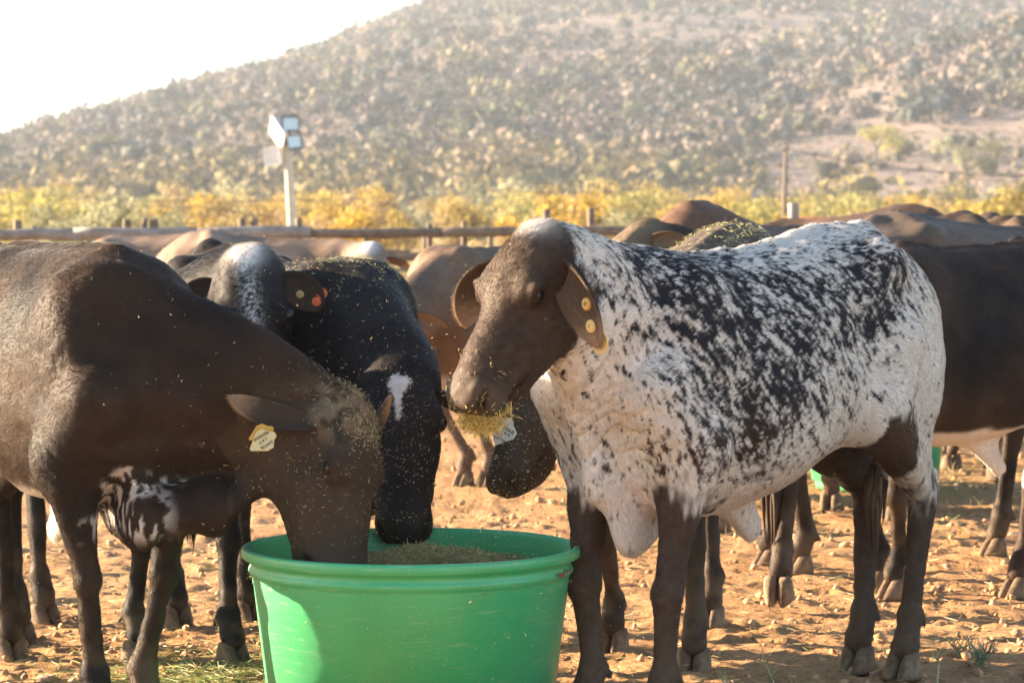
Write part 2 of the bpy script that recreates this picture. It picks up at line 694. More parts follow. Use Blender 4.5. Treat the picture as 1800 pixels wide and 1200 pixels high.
def cow(label, origin, heading, poll, nose, dorsal, coat, scale=1.0, feet=None, h=0.012, hf=0.0065, hair=0,
        torso=None, neck_r=(0.235, 0.17, 0.125), neck_mid=None, dewlap=0.0, navel=0.0, ear=None, folds=(),
        flow=None, head_scale=1.08, head_w=None, dewpts=None, group='cattle around the feed troughs', ribs=0.4, ears=('l', 'r'), lift=None, kz=0.40, sh_z=1.20, bony=0, brow=.074,
        eyes=True, tailpts=None, neck_flat=0.6, mouth_open=0.0, cat='cow', hair_len=0.013, tail=True, hair_mask=None):
    """one animal: an Empty between its feet with body, ears, eyes, hooves, tail and coat as children"""
    global HOOF_DATA, EYE_DATA
    hd = np.array(heading, float)
    hd /= np.linalg.norm(hd)
    ang = math.atan2(hd[1], hd[0])
    root = empty('cow', (origin[0], origin[1], 0), ang, scale)
    tag(root, label, cat, group)
    lft = np.array([-hd[1], hd[0]])

    def loc(p):
        p = np.asarray(p, float)
        d = p[:2] - np.array(origin)
        return np.array([d @ hd, d @ lft, p[2]]) / scale

    def locv(v):
        v = np.asarray(v, float)
        return np.array([v[0] * hd[0] + v[1] * hd[1], v[0] * lft[0] + v[1] * lft[1], v[2]])
    PO, NO = loc(poll), loc(nose)
    HR = rotm(NO - PO, locv(dorsal))
    hs = head_scale

    hw = head_w or hs
    HSC = np.array([hs, hw, hw])
    hm_ = (hs + hw) / 2

    def H(x, y, z):
        return PO + HR @ (HSC * np.array([x, y, z]))
    feet = feet or {}
    ft = {}
    for key, dflt in (('fl', (0.42, 0.15)), ('fr', (0.42, -0.15)), ('hl', (-0.66, 0.14)), ('hr', (-0.66, -0.14))):
        if key in feet:
            p = feet[key]
            q = loc((p[0], p[1], 0))
            ft[key] = (q[0], q[1])
        else:
            ft[key] = dflt
    lift = lift or {}
    Tt = TORSO.copy()
    Tt[:, 0] = np.where(Tt[:, 0] > .4, .4 + (Tt[:, 0] - .4) * .68, Tt[:, 0])
    if torso is not None:
        for row, (i, v) in enumerate(torso.items()):
            Tt[:, i] += np.interp(Tt[:, 0], v[0], v[1])
    allx = [PO[0], NO[0], -0.95, 0.78] + [f[0] for f in ft.values()]
    ally = [PO[1], NO[1], -0.34, 0.34] + [f[1] for f in ft.values()]
    lo = np.array([min(allx) - 0.16, min(ally) - 0.16, -0.03])
    hi = np.array([max(allx) + 0.16, max(ally) + 0.16, max(1.47, PO[2] + 0.16)])
    hb = np.array([H(x, y, z) for x in (-.08, .54) for y in (-.13, .13) for z in (-.24, .1)])
    hlo, hhi = hb.min(0), hb.max(0)
    fld = Field(gridaxis(lo[0], hi[0], h, hlo[0], hhi[0], hf),
                gridaxis(lo[1], hi[1], h, hlo[1], hhi[1], hf),
                gridaxis(lo[2], hi[2], h, hlo[2], hhi[2], hf))
    # torso
    xf = np.linspace(-0.95, 0.78, 260)
    def sm(v):
        a = np.interp(xf, Tt[:, 0], v)
        kk = np.exp(-np.linspace(-2, 2, 19) ** 2)
        kk /= kk.sum()
        return np.convolve(np.pad(a, 9, mode='edge'), kk, 'valid')
    zt, zb, w, wz = [sm(Tt[:, i]) for i in (1, 2, 3, 4)]
    zt = np.maximum(zt, zb + 0.04)
    w = np.maximum(w, 0.008)
    sl, X, Y, Z = fld.sub((-1.0, -0.45, 0.4), (0.85, 0.45, 1.55))
    xx = X[:, 0, 0]
    gt = lambda a: np.interp(xx, xf, a)[:, None, None]
    ZT, ZB, W, WZ = gt(zt), gt(zb), gt(w), gt(wz)
    over = (np.maximum(0, -0.93 - X) + np.maximum(0, X - 0.65))
    ZW = ZB + WZ * (ZT - ZB)
    up = (Z - ZW) / np.maximum(ZT - ZW, 0.01)
    dn = (ZW - Z) / np.maximum(ZW - ZB, 0.01)
    v = np.maximum(up, dn)
    e = 2.15
    g = (np.abs(Y / np.maximum(W, .01)) ** e + v ** e) ** (1 / e)
    d = (g - 1) * np.minimum(W, (ZT - ZB) / 2) + over
    # ribs, very shallow
    rb = ribs * 0.0022 * np.sin(X * 2 * math.pi / 0.062 + Z * 3.0) * np.exp(-((X + 0.12) / 0.26) ** 2) * np.exp(-((Z - 0.93) / 0.22) ** 2)
    fld.union(sl, (d + rb).astype(np.float32), 0.03)
    for s in (-1, 1):
        fld.ell((-0.50, s * 0.195, 1.255), (0.07, 0.05, 0.055), 0.09)
        fld.ell((-0.86, s * 0.085, 1.14), (0.05, 0.045, 0.05), 0.07)
        fld.ell((0.40, s * 0.165, 1.00), (0.15, 0.075, 0.26), 0.08)
        fld.ell((0.42, s * 0.10, sh_z), (0.10, 0.05, 0.09), 0.07)
        fld.cone((0.58, s * 0.13, 0.93), (0.43, s * 0.165, 0.76), 0.105, 0.095, 0.07)
        fld.ell((-0.67, s * 0.13, 0.98), (0.19, 0.115, 0.27), 0.09)
        fld.cone((-0.52, s * 0.17, 1.0), (-0.45, s * 0.185, 0.82), 0.12, 0.095, 0.08)
        fld.ell((-0.30, s * 0.30, 1.08), (0.10, 0.035, 0.10), 0.07, neg=True)
        k_ = 'l' if s > 0 else 'r'
        # foreleg
        f = ft['f' + k_]
        lz = lift.get('f' + k_, 0)
        E = np.array([0.43, s * 0.165, 0.76])
        K = np.array([E[0] + (f[0] - E[0]) * 0.5 + 0.025, E[1] + (f[1] - E[1]) * 0.55, kz + lz * .6])
        Fl = np.array([f[0] - 0.02, f[1], 0.165 + lz])
        P = np.array([f[0] + 0.005, f[1], 0.09 + lz])
        M1 = E + (K - E) * 0.42
        M2 = K + (E - K) * .15
        fld.cone(E, M1, 0.088, 0.058, 0.05)
        fld.cone(M1, M2, 0.058, 0.039, 0.012)
        fld.cone(M2, K, 0.039, 0.041, 0.012)
        fld.ell(K + (0.007, 0, 0.0), (0.041, 0.043, 0.050), 0.012)
        fld.cone(K, Fl, 0.036, 0.0295, 0.012, flat=((0, 1, 0), 0.92))
        fld.cone(K + (-0.022, 0, -.02), Fl + (-0.018, 0, .02), 0.018, 0.015, 0.010)
        fld.ell(Fl + (-0.004, 0, 0), (0.038, 0.041, 0.038), 0.014)
        fld.cone(Fl, P, 0.035, 0.043, 0.012)
        for q in (-1, 1):
            fld.cone(Fl + (-0.03, q * 0.022, -0.01), Fl + (-0.05, q * 0.024, -0.035), 0.015, 0.009, 0.008)
        # hind leg
        f = ft['h' + k_]
        lz = lift.get('h' + k_, 0)
        S = np.array([-0.46, s * 0.185, 0.83])
        HK = np.array([f[0] - 0.085, s * 0.15 + (f[1] - s * 0.15) * .7, 0.55 + lz * .7])
        Fl = np.array([f[0] - 0.035, f[1], 0.18 + lz])
        P = np.array([f[0] - 0.005, f[1], 0.09 + lz])
        B = np.array([-0.70, s * 0.13, 0.92])
        S2 = S + (HK - S) * .58
        B2 = B + (HK - B) * .6
        fld.cone(S, S2, 0.095, 0.058, 0.055)
        fld.cone(S2, HK + (.01, 0, 0), 0.058, 0.038, 0.02)
        fld.cone(B, B2, 0.115, 0.052, 0.055)
        fld.cone(B2, HK + (-.02, 0, .02), 0.052, 0.032, 0.02)
        fld.cone(HK + (-0.050, 0, 0.055), HK + (-0.03, 0, -0.03), 0.022, 0.026, 0.018)
        fld.ell(HK, (0.044, 0.040, 0.058), 0.014)
        fld.cone(HK, Fl, 0.040, 0.032, 0.012, flat=((0, 1, 0), 0.85))
        fld.cone(HK + (-0.028, 0, -.04), Fl + (-0.022, 0, .03), 0.018, 0.015, 0.010)
        fld.ell(Fl, (0.041, 0.041, 0.041), 0.014)
        fld.cone(Fl, P, 0.036, 0.044, 0.012)
        for q in (-1, 1):
            fld.cone(Fl + (-0.03, q * 0.022, -0.01), Fl + (-0.05, q * 0.024, -0.035), 0.015, 0.009, 0.008)
    for q in range(9):                                   # backbone
        x0, x1 = -.66 + q * .115, -.66 + (q + 1) * .115
        z0, z1 = [float(np.interp(v_, xf, zt)) - .014 for v_ in (x0, x1)]
        fld.cone((x0, 0, z0), (x1, 0, z1), .022 + .010 * bony, .022 + .010 * bony, .025)
    if bony:
        for s in (-1, 1):
            fld.cone((-.50, s * .20, 1.285), (-.56, s * .04, 1.36), .045, .035, .04)
            fld.cone((-.52, s * .195, 1.26), (-.86, s * .09, 1.17), .04, .035, .05)
    fld.cone((-0.68, 0, 1.325), (-0.90, 0, 1.20), 0.05, 0.04, 0.05)
    # neck
    NB = np.array([0.42, 0, 1.04])
    NE = H(0.035, 0, -0.105)
    NM = (NB + NE) / 2 + (np.array(neck_mid) if neck_mid is not None else np.array([0, 0, 0.0]))
    pts = [NB * (1 - t) ** 2 + 2 * NM * t * (1 - t) + NE * t * t for t in np.linspace(0, 1, 7)]
    rs = np.interp(np.linspace(0, 1, 7), [0, 0.5, 1], neck_r)
    for i in range(6):
        t = (i + .5) / 6
        lat = np.array([0, 1.0, 0]) * (1 - t) + HR[:, 1] * t
        ax = pts[i + 1] - pts[i]
        lat = lat - ax * (lat @ ax) / (ax @ ax)
        fld.cone(pts[i], pts[i + 1], rs[i], rs[i + 1], 0.06, flat=(lat, neck_flat + .2 * t))
    if dewpts is not None:
        dp_ = [H(0.15, 0, -0.17)] + [np.array(q[:3]) for q in dewpts]
        fld.cone(dp_[0], dp_[1], 0.05, dewpts[0][3], 0.08, flat=((0, 1, 0), 0.8))
        fld.chain(dp_[1:], [q[3] for q in dewpts], 0.07, flat=((0, 1, 0), 0.34))
    elif dewlap:
        TH = H(0.13, 0, -0.19)
        BR = np.array([0.54, 0, 0.62 - dewlap * .3])
        MI = (TH + BR) / 2 + np.array([0.02, 0, -0.04])
        lat = np.cross(BR - TH, (0, 0, 1.0))
        lat = np.array([0, 1.0, 0]) if np.linalg.norm(lat) < .05 else lat
        fld.chain([TH, MI, BR, BR + (-0.16, 0, -0.01)], [0.035, 0.05 + .2 * dewlap, 0.06 + .3 * dewlap, 0.06], 0.07, flat=((0, 1, 0), 0.45))
    if navel:
        fld.cone((0.02, 0, 0.62), (-0.10, 0, 0.60 - navel), 0.06, 0.04, 0.07, flat=((0, 1, 0), 0.45))
    # head
    MH = HR
    def he(c, r, k=0.03, neg=False):
        fld.ell(H(*c), np.array(r) * HSC, k * hm_, M=MH, neg=neg)
    def hc(a, b, ra, rb, k=0.03, flat=None, neg=False):
        fld.cone(H(*a), H(*b), ra * hw, rb * hw, k * hm_, flat=(None if flat is None else (HR @ np.array(flat[0]), flat[1])), neg=neg)
    he((0.085, 0, -0.065), (0.125, 0.098, 0.085), .04)
    he((0.01, 0, -0.035), (0.055, 0.07, 0.05), .04)
    he((0.13, 0, -0.015), (0.12, 0.085, 0.045), .04)
    hc((0.16, 0, -0.06), (0.40, 0, -0.085), 0.083, 0.056, .04, flat=((0, 0, 1), .72))
    hc((0.22, 0, -0.035), (0.42, 0, -0.062), 0.042, 0.036, .03)
    he((0.440, 0, -0.092), (0.065, 0.074, 0.058), .03)
    he((0.475, 0, -0.075), (0.035, 0.058, 0.034), .02)
    hc((0.15, 0, -0.030), (0.44, 0, -0.062), 0.062, 0.060, .03, flat=((0, 0, 1), .55))
    for s in (-1, 1):
        he((0.455, s * 0.036, -0.104), (0.045, 0.036, 0.036), .02)
        he((0.165, s * brow, -0.022), (0.050, 0.028, 0.032), .03)
        he((0.125, s * 0.060, -0.145), (0.090, 0.036, 0.085), .05)
        hc((0.10, s * 0.050, -0.175), (0.36, s * 0.022, -0.150), 0.046, 0.026, .04)
        hc((0.20, s * 0.062, -0.10), (0.36, s * 0.045, -0.115), 0.045, 0.035, .04)
        he((0.045, s * 0.080, -0.055), (0.03, 0.025, 0.03), .03)
    he((0.395, 0, -0.152), (0.055, 0.045, 0.027), .025)
    # mouth line, nostrils, eye sockets
    for s in (-1, 1):
        hc((0.50, s * 0.02, -0.124), (0.44, s * 0.068, -0.126), 0.006, 0.007, .010, neg=True)
        hc((0.44, s * 0.068, -0.126), (0.34, s * 0.060, -0.120), 0.007, 0.004, .010, neg=True)
        hc((0.502, s * 0.034, -0.086), (0.468, s * 0.060, -0.060), 0.014, 0.011, .012, neg=True)
        hc((0.500, s * 0.028, -0.062), (0.462, s * 0.050, -0.042), 0.011, 0.009, .014)
        he((0.178, s * 0.112, -0.028), (0.024, 0.015, 0.014), .010, neg=True)
        hc((0.145, s * 0.098, -0.024), (0.172, s * 0.105, -0.008), 0.007, 0.010, .014)
        hc((0.172, s * 0.105, -0.008), (0.210, s * 0.095, -0.022), 0.010, 0.006, .014)
        hc((0.148, s * 0.097, -0.034), (0.178, s * 0.099, -0.047), 0.005, 0.006, .012)
        hc((0.178, s * 0.099, -0.047), (0.210, s * 0.092, -0.028), 0.006, 0.005, .012)
    for (c, rad_, dirv, wl_, amp) in folds:
        c = np.asarray(c, float)
        sl, X, Y, Z = fld.sub(c - 1.6 * rad_, c + 1.6 * rad_)
        m_ = np.exp(-((X - c[0]) ** 2 + (Y - c[1]) ** 2 + (Z - c[2]) ** 2) / (rad_ * .6) ** 2)
        ph = (X * dirv[0] + Y * dirv[1] + Z * dirv[2]) * 2 * math.pi / wl_
        wob_ = 0.9 * np.sin(X * 23 + Z * 17) + 0.6 * np.sin(Y * 31 - Z * 11)
        fld.F[sl] += (amp * m_ * (1 - np.abs(np.sin(ph / 2 + wob_)) * 1.6)).astype(np.float32)
    V, Q = fld.mesh()
    V = relax(V, Q, 2, 0.5)
    nq = np.cross(V[Q[:, 2]] - V[Q[:, 0]], V[Q[:, 3]] - V[Q[:, 1]])
    NV = np.zeros_like(V)
    for k_ in range(4):
        np.add.at(NV, Q[:, k_], nq)
    NV /= np.linalg.norm(NV, axis=1)[:, None] + 1e-12
    sd_ = abs(hash(label[:9])) % 50 if False else len(label)
    V = V + NV * (0.016 * (fbm(V * 6.0, 2, sd_) - .5) + 0.007 * (fbm(V * 17, 2, sd_ + 1) - .5)
                  + 0.0035 * (fbm(V * 45, 2, sd_ + 2) - .5))[:, None]
    info = dict(H=H, HR=HR, PO=PO, NO=NO, hs=hs, NB=NB, NE=NE)

    def headc(P):
        return ((P - PO) @ HR) / HSC

    coatfn = lambda P: coat(P, headc(P))
    m = mesh_np('body', V, Q)
    set_col(m, 'coat', coatfn(V))
    link('body', m, root, M_SKIN)

    def flowfn(P):
        hp = headc(P)
        wh = sstep(-0.06, 0.06, hp[:, 0]) * (np.abs(hp[:, 1]) < .2) * (hp[:, 2] > -.3)
        nk = sstep(0.45, 0.70, P[:, 0]) * (1 - wh)
        lg = sstep(0.72, 0.60, P[:, 2]) * (P[:, 0] < .75)
        f = np.tile(np.array([-0.75, 0, -0.6]), (len(P), 1))
        nd = NB - NE
        nd = nd / np.linalg.norm(nd)
        f = f * (1 - nk)[:, None] + np.array([nd[0], nd[1], nd[2] - .5]) * nk[:, None]
        f = f * (1 - lg)[:, None] + np.array([0, 0, -1.0]) * lg[:, None]
        f = f * (1 - wh)[:, None] + (-HR[:, 0]) * wh[:, None]
        return f
    if hair:
        def lenfn(P):
            hp = headc(P)
            wh = sstep(-0.02, 0.10, hp[:, 0]) * (np.abs(hp[:, 1]) < .2) * (hp[:, 2] > -.3)
            muz = sstep(0.38, 0.45, hp[:, 0]) * (np.abs(hp[:, 1]) < .12) * (np.abs(hp[:, 2]) < .25)
            pollm = np.exp(-((hp[:, 0] - 0.0) ** 2 + (hp[:, 1]) ** 2 + (hp[:, 2]) ** 2) / 0.005)
            crest = sstep(0.12, 0.02, np.abs(P[:, 1])) * sstep(1.15, 1.28, P[:, 2]) * sstep(.1, .4, P[:, 0])
            return (1 - 0.55 * wh) * (1 - 0.8 * muz) + 0.9 * pollm + .5 * crest
        hair_object('coat', V, Q, coatfn, flowfn, hair, root, length=hair_len, lenfn=lenfn, seed=hair % 97,
                    maskfn=hair_mask)
    # eyes
    if eyes:
        if EYE_DATA is None:
            bpy_m = bpy.data.meshes.new('eye')
            import bmesh
            bm = bmesh.new()
            bmesh.ops.create_uvsphere(bm, u_segments=20, v_segments=14, radius=0.029)
            for f_ in bm.faces:
                f_.smooth = True
            bm.to_mesh(bpy_m)
            bm.free()
            bpy_m.materials.append(M_EYE)
            EYE_DATA = bpy_m
        for s in (-1, 1):
            o = link('eye', EYE_DATA, root)
            o.location = H(0.180, s * (brow + 0.0110), -0.027)
            o.scale = (hs, hs, hs)
    # hooves
    if HOOF_DATA is None:
        o = claw_mesh().build('hoof', M_HOOF, root, smooth=True)
        HOOF_DATA = o.data
        bpy.data.objects.remove(o)
    for key, f in ft.items():
        o = link('hoof', HOOF_DATA, root)
        o.location = (f[0] + 0.012, f[1], lift.get(key, 0) - 0.006)
        o.rotation_euler = (0, 0.0 if not lift.get(key) else 0.5, 0)
        o.scale = (0.95, 0.92, 0.95)
    # tail
    if tail:
        tp = tailpts or [(-0.90, 0, 1.20), (-0.965, 0.0, 1.10), (-0.975, 0.01, 0.90), (-0.96, 0.015, 0.65), (-0.95, 0.02, 0.48)]
        tm = MB()
        tt = [Vector(tp[0])]
        for i in range(1, len(tp)):
            for q in (0.34, 0.67, 1.0):
                tt.append(Vector(tp[i - 1]).lerp(Vector(tp[i]), q))
        n_ = len(tt)
        tm.tube(tt, [0.036 - 0.022 * i / (n_ - 1) for i in range(n_)], 10)
        endp = tt[-1]
        # switch: tapered locks
        for q in range(26):
            a_ = random.uniform(0, 6.28)
            r_ = random.uniform(0.004, 0.028)
            ln = random.uniform(0.16, 0.30)
            off = Vector((math.cos(a_) * r_, math.sin(a_) * r_, random.uniform(0, .08)))
            tm.tube([endp + off * .4, endp + off * 1.6 + Vector((0, 0, -ln * .5)), endp + off * 1.1 + Vector((0, 0, -ln))],
                    [0.010, 0.009, 0.001], 5)
        o = tm.build('tail', M_SKIN, root, smooth=True)
        Vt = np.array([v_.co[:] for v_ in o.data.vertices])
        set_col(o.data, 'coat', coat(Vt, np.full((len(Vt), 3), -9.0)))
    # ears
    frames = {}
    if ear is not None:
        for key in ears:
            e_ = dict(ear)
            e_.update(ear.get(key, {}))
            s = 1 if key == 'l' else -1
            base = H(0.060, s * 0.094, -0.055)
            if 'dirw' in e_:
                dv = locv(e_['dirw'])
                fv = locv(e_['facew'])
            else:
                dv = HR @ np.array([-0.25, s * 1.0, -0.25])
                fv = HR @ np.array([0.7, s * 0.25, -0.4])
            o, fr = make_ear(root, base, dv, fv, e_.get('L', .24), e_.get('W', .12), e_.get('droop', .8),
                             e_.get('col'), s, curl=e_.get('curl', .5), hair=e_.get('hair', 0))
            frames[key] = (o, fr)
    info['ears'] = frames
    info['root'] = root
    info['body'] = (V, Q)
    info['loc'] = loc
    info['headc'] = headc
    return info


# ------------------------------------------------------------------ coats
BROWN = np.array([0.042, 0.025, 0.016])
BLACK = np.array([0.014, 0.011, 0.011])
WHITE = np.array([0.64, 0.585, 0.53])
DUST = np.array([0.26, 0.19, 0.12])


def mixc(a, b, t):
    return a * (1 - t)[:, None] + b * t[:, None]


def aniso(P, dirv, fa, fc):
    """noise coordinates stretched along dirv"""
    dv = np.asarray(dirv, float)
    dv /= np.linalg.norm(dv)
    along = P @ dv
    rest = P - along[:, None] * dv
    return rest * fc + (along * fa)[:, None] * dv


def dark_coat(base=BROWN, base2=BLACK, bal=0.5, white=None, dust=None, seed=0):
    def f(P, hp):
        n = fbm(P * 4.0 + seed * 7.7, 3, seed)
        c = mixc(np.tile(base, (len(P), 1)), base2, np.clip((n - .5) * 3 + bal, 0, 1))
        fine = vnoise(P * 90, seed + 3)
        c = c * (0.8 + 0.4 * fine)[:, None]
        # dusty lower legs and knees
        dl = sstep(0.55, 0.05, P[:, 2]) * 0.28 * sstep(.35, .65, fbm(P * 14, 3, seed + 5))
        c = mixc(c, DUST, np.clip(dl, 0, 1))
        ey = np.exp(-((hp[:, 0] - .18) / .030) ** 2 - ((hp[:, 2] + .029) / .018) ** 2) * (np.abs(hp[:, 1]) > .06) * (np.abs(hp[:, 1]) < .15)
        c = mixc(c, np.array([.010, .008, .008]), np.clip(ey, 0, 1) * .9)
        c = mixc(c, np.array([.006, .005, .005]), features(hp) * inhead(hp))
        if dust is not None:
            c = mixc(c, DUST, np.clip(dust(P, hp), 0, 1))
        if white is not None:
            c = mixc(c, WHITE, np.clip(white(P, hp), 0, 1))
        return c
    return f


def inhead(hp):
    return sstep(-0.10, -0.02, hp[:, 0]) * (np.abs(hp[:, 1]) < .17) * (hp[:, 2] > -.27) * (hp[:, 2] < .1) * (hp[:, 0] < .56)


def features(hp):
    """dark skin of nostrils and lip line"""
    x, y, z = hp[:, 0], np.abs(hp[:, 1]), hp[:, 2]
    nos = np.exp(-((x - .490) / .016) ** 2 - ((y - .046) / .016) ** 2 - ((z + .074) / .016) ** 2)
    lip = np.exp(-((z + .123) / .006) ** 2) * sstep(.33, .37, x) * (x < .52) * (y < .1)
    return np.clip(1.3 * nos + .8 * lip, 0, 1)


def speckled_coat(P, hp):
    x, y, z = P[:, 0], P[:, 1], P[:, 2]
    ih = inhead(hp)
    G = lambda cx, cz, sx, sz: np.exp(-((x - cx) / sx) ** 2 - ((z - cz) / sz) ** 2)
    big = fbm(P * 3.3 + 3.1, 3, 11)
    dk = 0.25 + 0.46 * G(0.02, 1.10, .36, .20) + 0.34 * G(0.22, 0.86, .20, .22) + 0.5 * G(-0.42, 1.18, .17, .13)
    dk += 0.50 * G(0.52, 1.26, .30, .09) + 0.30 * G(0.42, 1.02, .16, .22) + 0.14 * G(-0.75, 1.25, .2, .12)
    dk += (big - .5) * .5 + .26 * G(.60, 1.12, .24, .20) + .14 * G(.5, .85, .2, .15)
    dk -= 0.35 * G(-0.62, 0.98, .16, .14) + 0.28 * G(0.70, .95, .15, .3)
    dk -= 0.30 * sstep(0.72, 0.62, z)
    # back line whitish with brown
    dk -= 0.25 * G(-0.2, 1.36, .28, .05)
    dk = np.clip(dk, 0, .74)
    # streaky roan noise, along the lie of the hair
    flow = np.array([-0.45, 0.0, -0.9])
    Pn = aniso(P, flow, 16, 52)
    n1 = vnoise(aniso(P, flow, 21, 72) + 5.5, 21)
    n2 = vnoise(aniso(P, flow, 42, 135), 22)
    n3 = vnoise(aniso(P, flow, 7, 24) + 9, 23)
    n = 0.50 + 1.15 * (0.40 * n1 + 0.45 * n2 + 0.15 * n3 - .5)
    n4 = vnoise(P * 420, 25)
    t = sstep(-0.07, 0.07, dk * 0.50 + 0.22 - n + (n4 - .5) * .34)
    # legs
    brk = vnoise(aniso(P, (0, 0, 1), 20, 70), 31) * .12 + (fbm(P * 8, 3, 32) - .5) * .25
    front = x > 0.05
    legf = sstep(0.0, 0.08, (0.67 - z) + brk - 0.05) * (x < .60) * ((np.abs(y - .02) > .085) | (z < .46)) * (z < .80) * front
    zthr = .58 + .24 * sstep(-.72, -.60, x)
    zthr = np.where(np.abs(y) < .10, .84, zthr)
    zthr = np.where(x > -.40, .45, zthr)
    leghi = sstep(0.0, 0.07, (zthr - z) + brk - .05) * (~front) * (z < .90)
    inner = (~front) * (np.abs(y) < 0.10) * (z < .80) * (z > .3)
    streak = np.exp(-((x + 0.79) / .035) ** 2) * sstep(0.45, .6, z) * sstep(.85, .7, z) * (y > 0)
    lg = np.clip(np.maximum(legf, leghi), 0, 1)
    lg = lg * (1 - 0.75 * streak * (n1 > .42))
    belly = (z < 0.66) * (z > .5) * (x < .25) * (x > -.4)
    lg = lg * (1 - belly)
    dewl = (x > 0.58) * (1 - ih)
    c = np.tile(WHITE, (len(P), 1))
    darkc = mixc(np.tile(np.array([0.020, 0.020, 0.026]), (len(P), 1)), np.array([0.055, 0.033, 0.024]),
                 np.clip(sstep(0.95, 0.7, z) + 0.6 * G(-.1, 1.36, .4, .07), 0, 1))
    c = mixc(c, darkc, t)
    pink = 0.35 * sstep(0.75, 0.6, z) * (1 - lg)
    c = mixc(c, c * np.array([1.05, .80, .66]), pink)
    legc = np.tile(np.array([0.075, 0.047, 0.034]), (len(P), 1)) * (0.7 + .6 * vnoise(P * 60, 41))[:, None]
    legc = mixc(legc, DUST, 0.30 * sstep(.5, .1, z) * fbm(P * 11, 3, 44))
    c = mixc(c, legc, lg)
    # head
    hx, hy, hz = hp[:, 0], hp[:, 1], hp[:, 2]
    hc_ = np.tile(np.array([0.048, 0.030, 0.021]), (len(P), 1)) * (0.65 + .7 * vnoise(P * 70, 51))[:, None]
    hc_ = mixc(hc_, np.array([0.20, 0.14, 0.09]), 0.35 * sstep(-.03, .03, hz) * fbm(P * 25, 3, 53))
    edge = (n1 - .5) * .06 + (n2 - .5) * .03
    face = ih * sstep(-0.02, 0.02, 0.075 * 0 + (hx - 0.035) + edge + 0.09 * sstep(-.08, .0, hz)) \
        * sstep(-0.02, 0.02, hz + 0.185 + edge + .18 * sstep(.16, .40, hx))
    face = np.maximum(face, ih * sstep(.28, .34, hx))
    c = mixc(c, hc_, np.clip(face, 0, 1))
    pw = np.exp(-((hx + 0.005) / .035) ** 2 - (hy / .05) ** 2) * sstep(-.05, .0, hz) * ih
    c = mixc(c, WHITE, np.clip(pw * 1.4, 0, 1))
    ey = np.exp(-((hx - .18) / .030) ** 2 - ((hz + .029) / .017) ** 2) * (np.abs(hy) > .06) * (np.abs(hy) < .15)
    c = mixc(c, np.array([.010, .008, .008]), np.clip(ey, 0, 1) * .92)
    # muzzle skin, lightened in the colour as if lit
    c = mixc(c, np.array([0.07, 0.050, 0.038]), ih * sstep(.42, .47, hx))
    c = mixc(c, np.array([0.008, 0.006, 0.006]), features(hp) * ih)
    return c


def ear_cols(outc, inc, sunlit_tip=None):
    outc, inc = np.array(outc), np.array(inc)
    def f(u, isin, v):
        c = np.where(isin[:, None], inc, outc).astype(float)
        edge = sstep(.75, 1.0, np.abs(v))
        c = c * (1 - .25 * edge)[:, None] + outc * .25 * edge[:, None]
        if sunlit_tip is not None:
            t = sstep(.6, .9, u)  # sunlight on the outer end of the ear put into the colour
            c = c * (1 - t)[:, None] + np.array(sunlit_tip) * t[:, None]
        return c
    return f

# ================================================================== THE SETTING
# ------------------------------------------------------------------ corral ground
def ground_mat(name, far=False):
    m, n, l, b = new_mat(name)
    tc = n.new('ShaderNodeTexCoord')
    a = n.new('ShaderNodeTexNoise')
    a.inputs['Scale'].default_value = 0.9 if not far else 0.05
    a.inputs['Detail'].default_value = 8
    l.new(tc.outputs['Object'], a.inputs['Vector'])
    f = n.new('ShaderNodeTexNoise')
    f.inputs['Scale'].default_value = 38 if not far else 1.0
    f.inputs['Detail'].default_value = 6
    f.inputs['Roughness'].default_value = 0.7
    l.new(tc.outputs['Object'], f.inputs['Vector'])
    r1 = n.new('ShaderNodeValToRGB')
    e = r1.color_ramp.elements
    if far:
        e[0].color, e[1].color = (0.30, 0.20, 0.11, 1), (0.42, 0.33, 0.17, 1)
    else:
        e[0].color, e[1].color = (0.38, 0.215, 0.105, 1), (0.48, 0.30, 0.155, 1)
    e[0].position, e[1].position = .35, .65
    l.new(a.outputs['Fac'], r1.inputs['Fac'])
    r2 = n.new('ShaderNodeValToRGB')
    e = r2.color_ramp.elements
    e[0].color, e[1].color = (0.55, 0.5, 0.47, 1), (1.25, 1.2, 1.1, 1)
    e[0].position, e[1].position = .3, .7
    l.new(f.outputs['Fac'], r2.inputs['Fac'])
    mx = n.new('ShaderNodeVectorMath')
    mx.operation = 'MULTIPLY'
    l.new(r1.outputs[0], mx.inputs[0])
    l.new(r2.outputs[0], mx.inputs[1])
    l.new(mx.outputs[0], b.inputs['Base Color'])
    b.inputs['Roughness'].default_value = 0.95
    b.inputs['Specular IOR Level'].default_value = 0.1
    bp = n.new('ShaderNodeBump')
    bp.inputs['Strength'].default_value = 0.9
    bp.inputs['Distance'].default_value = 0.012 if not far else 0.1
    l.new(f.outputs['Fac'], bp.inputs['Height'])
    l.new(bp.outputs['Normal'], b.inputs['Normal'])
    return m


M_SOIL = ground_mat('dry_soil')
M_FARSOIL = ground_mat('dry_veld', far=True)


def ground_z(x, y):
    P = p3(x, y)
    a = fbm(P * 1.6, 3, 101) - .5
    b = 1 - np.abs(2 * fbm(P * 6.0, 3, 102) - 1)
    c = fbm(P * 17.0, 3, 103) - .5
    d = np.abs(fbm(P * 38.0, 2, 104) - .5)
    z = 0.035 * a + 0.020 * (b - .85) + 0.022 * c + 0.026 * d
    fade = sstep(60, 25, P[:, 1])
    return (z * fade - 0.008)


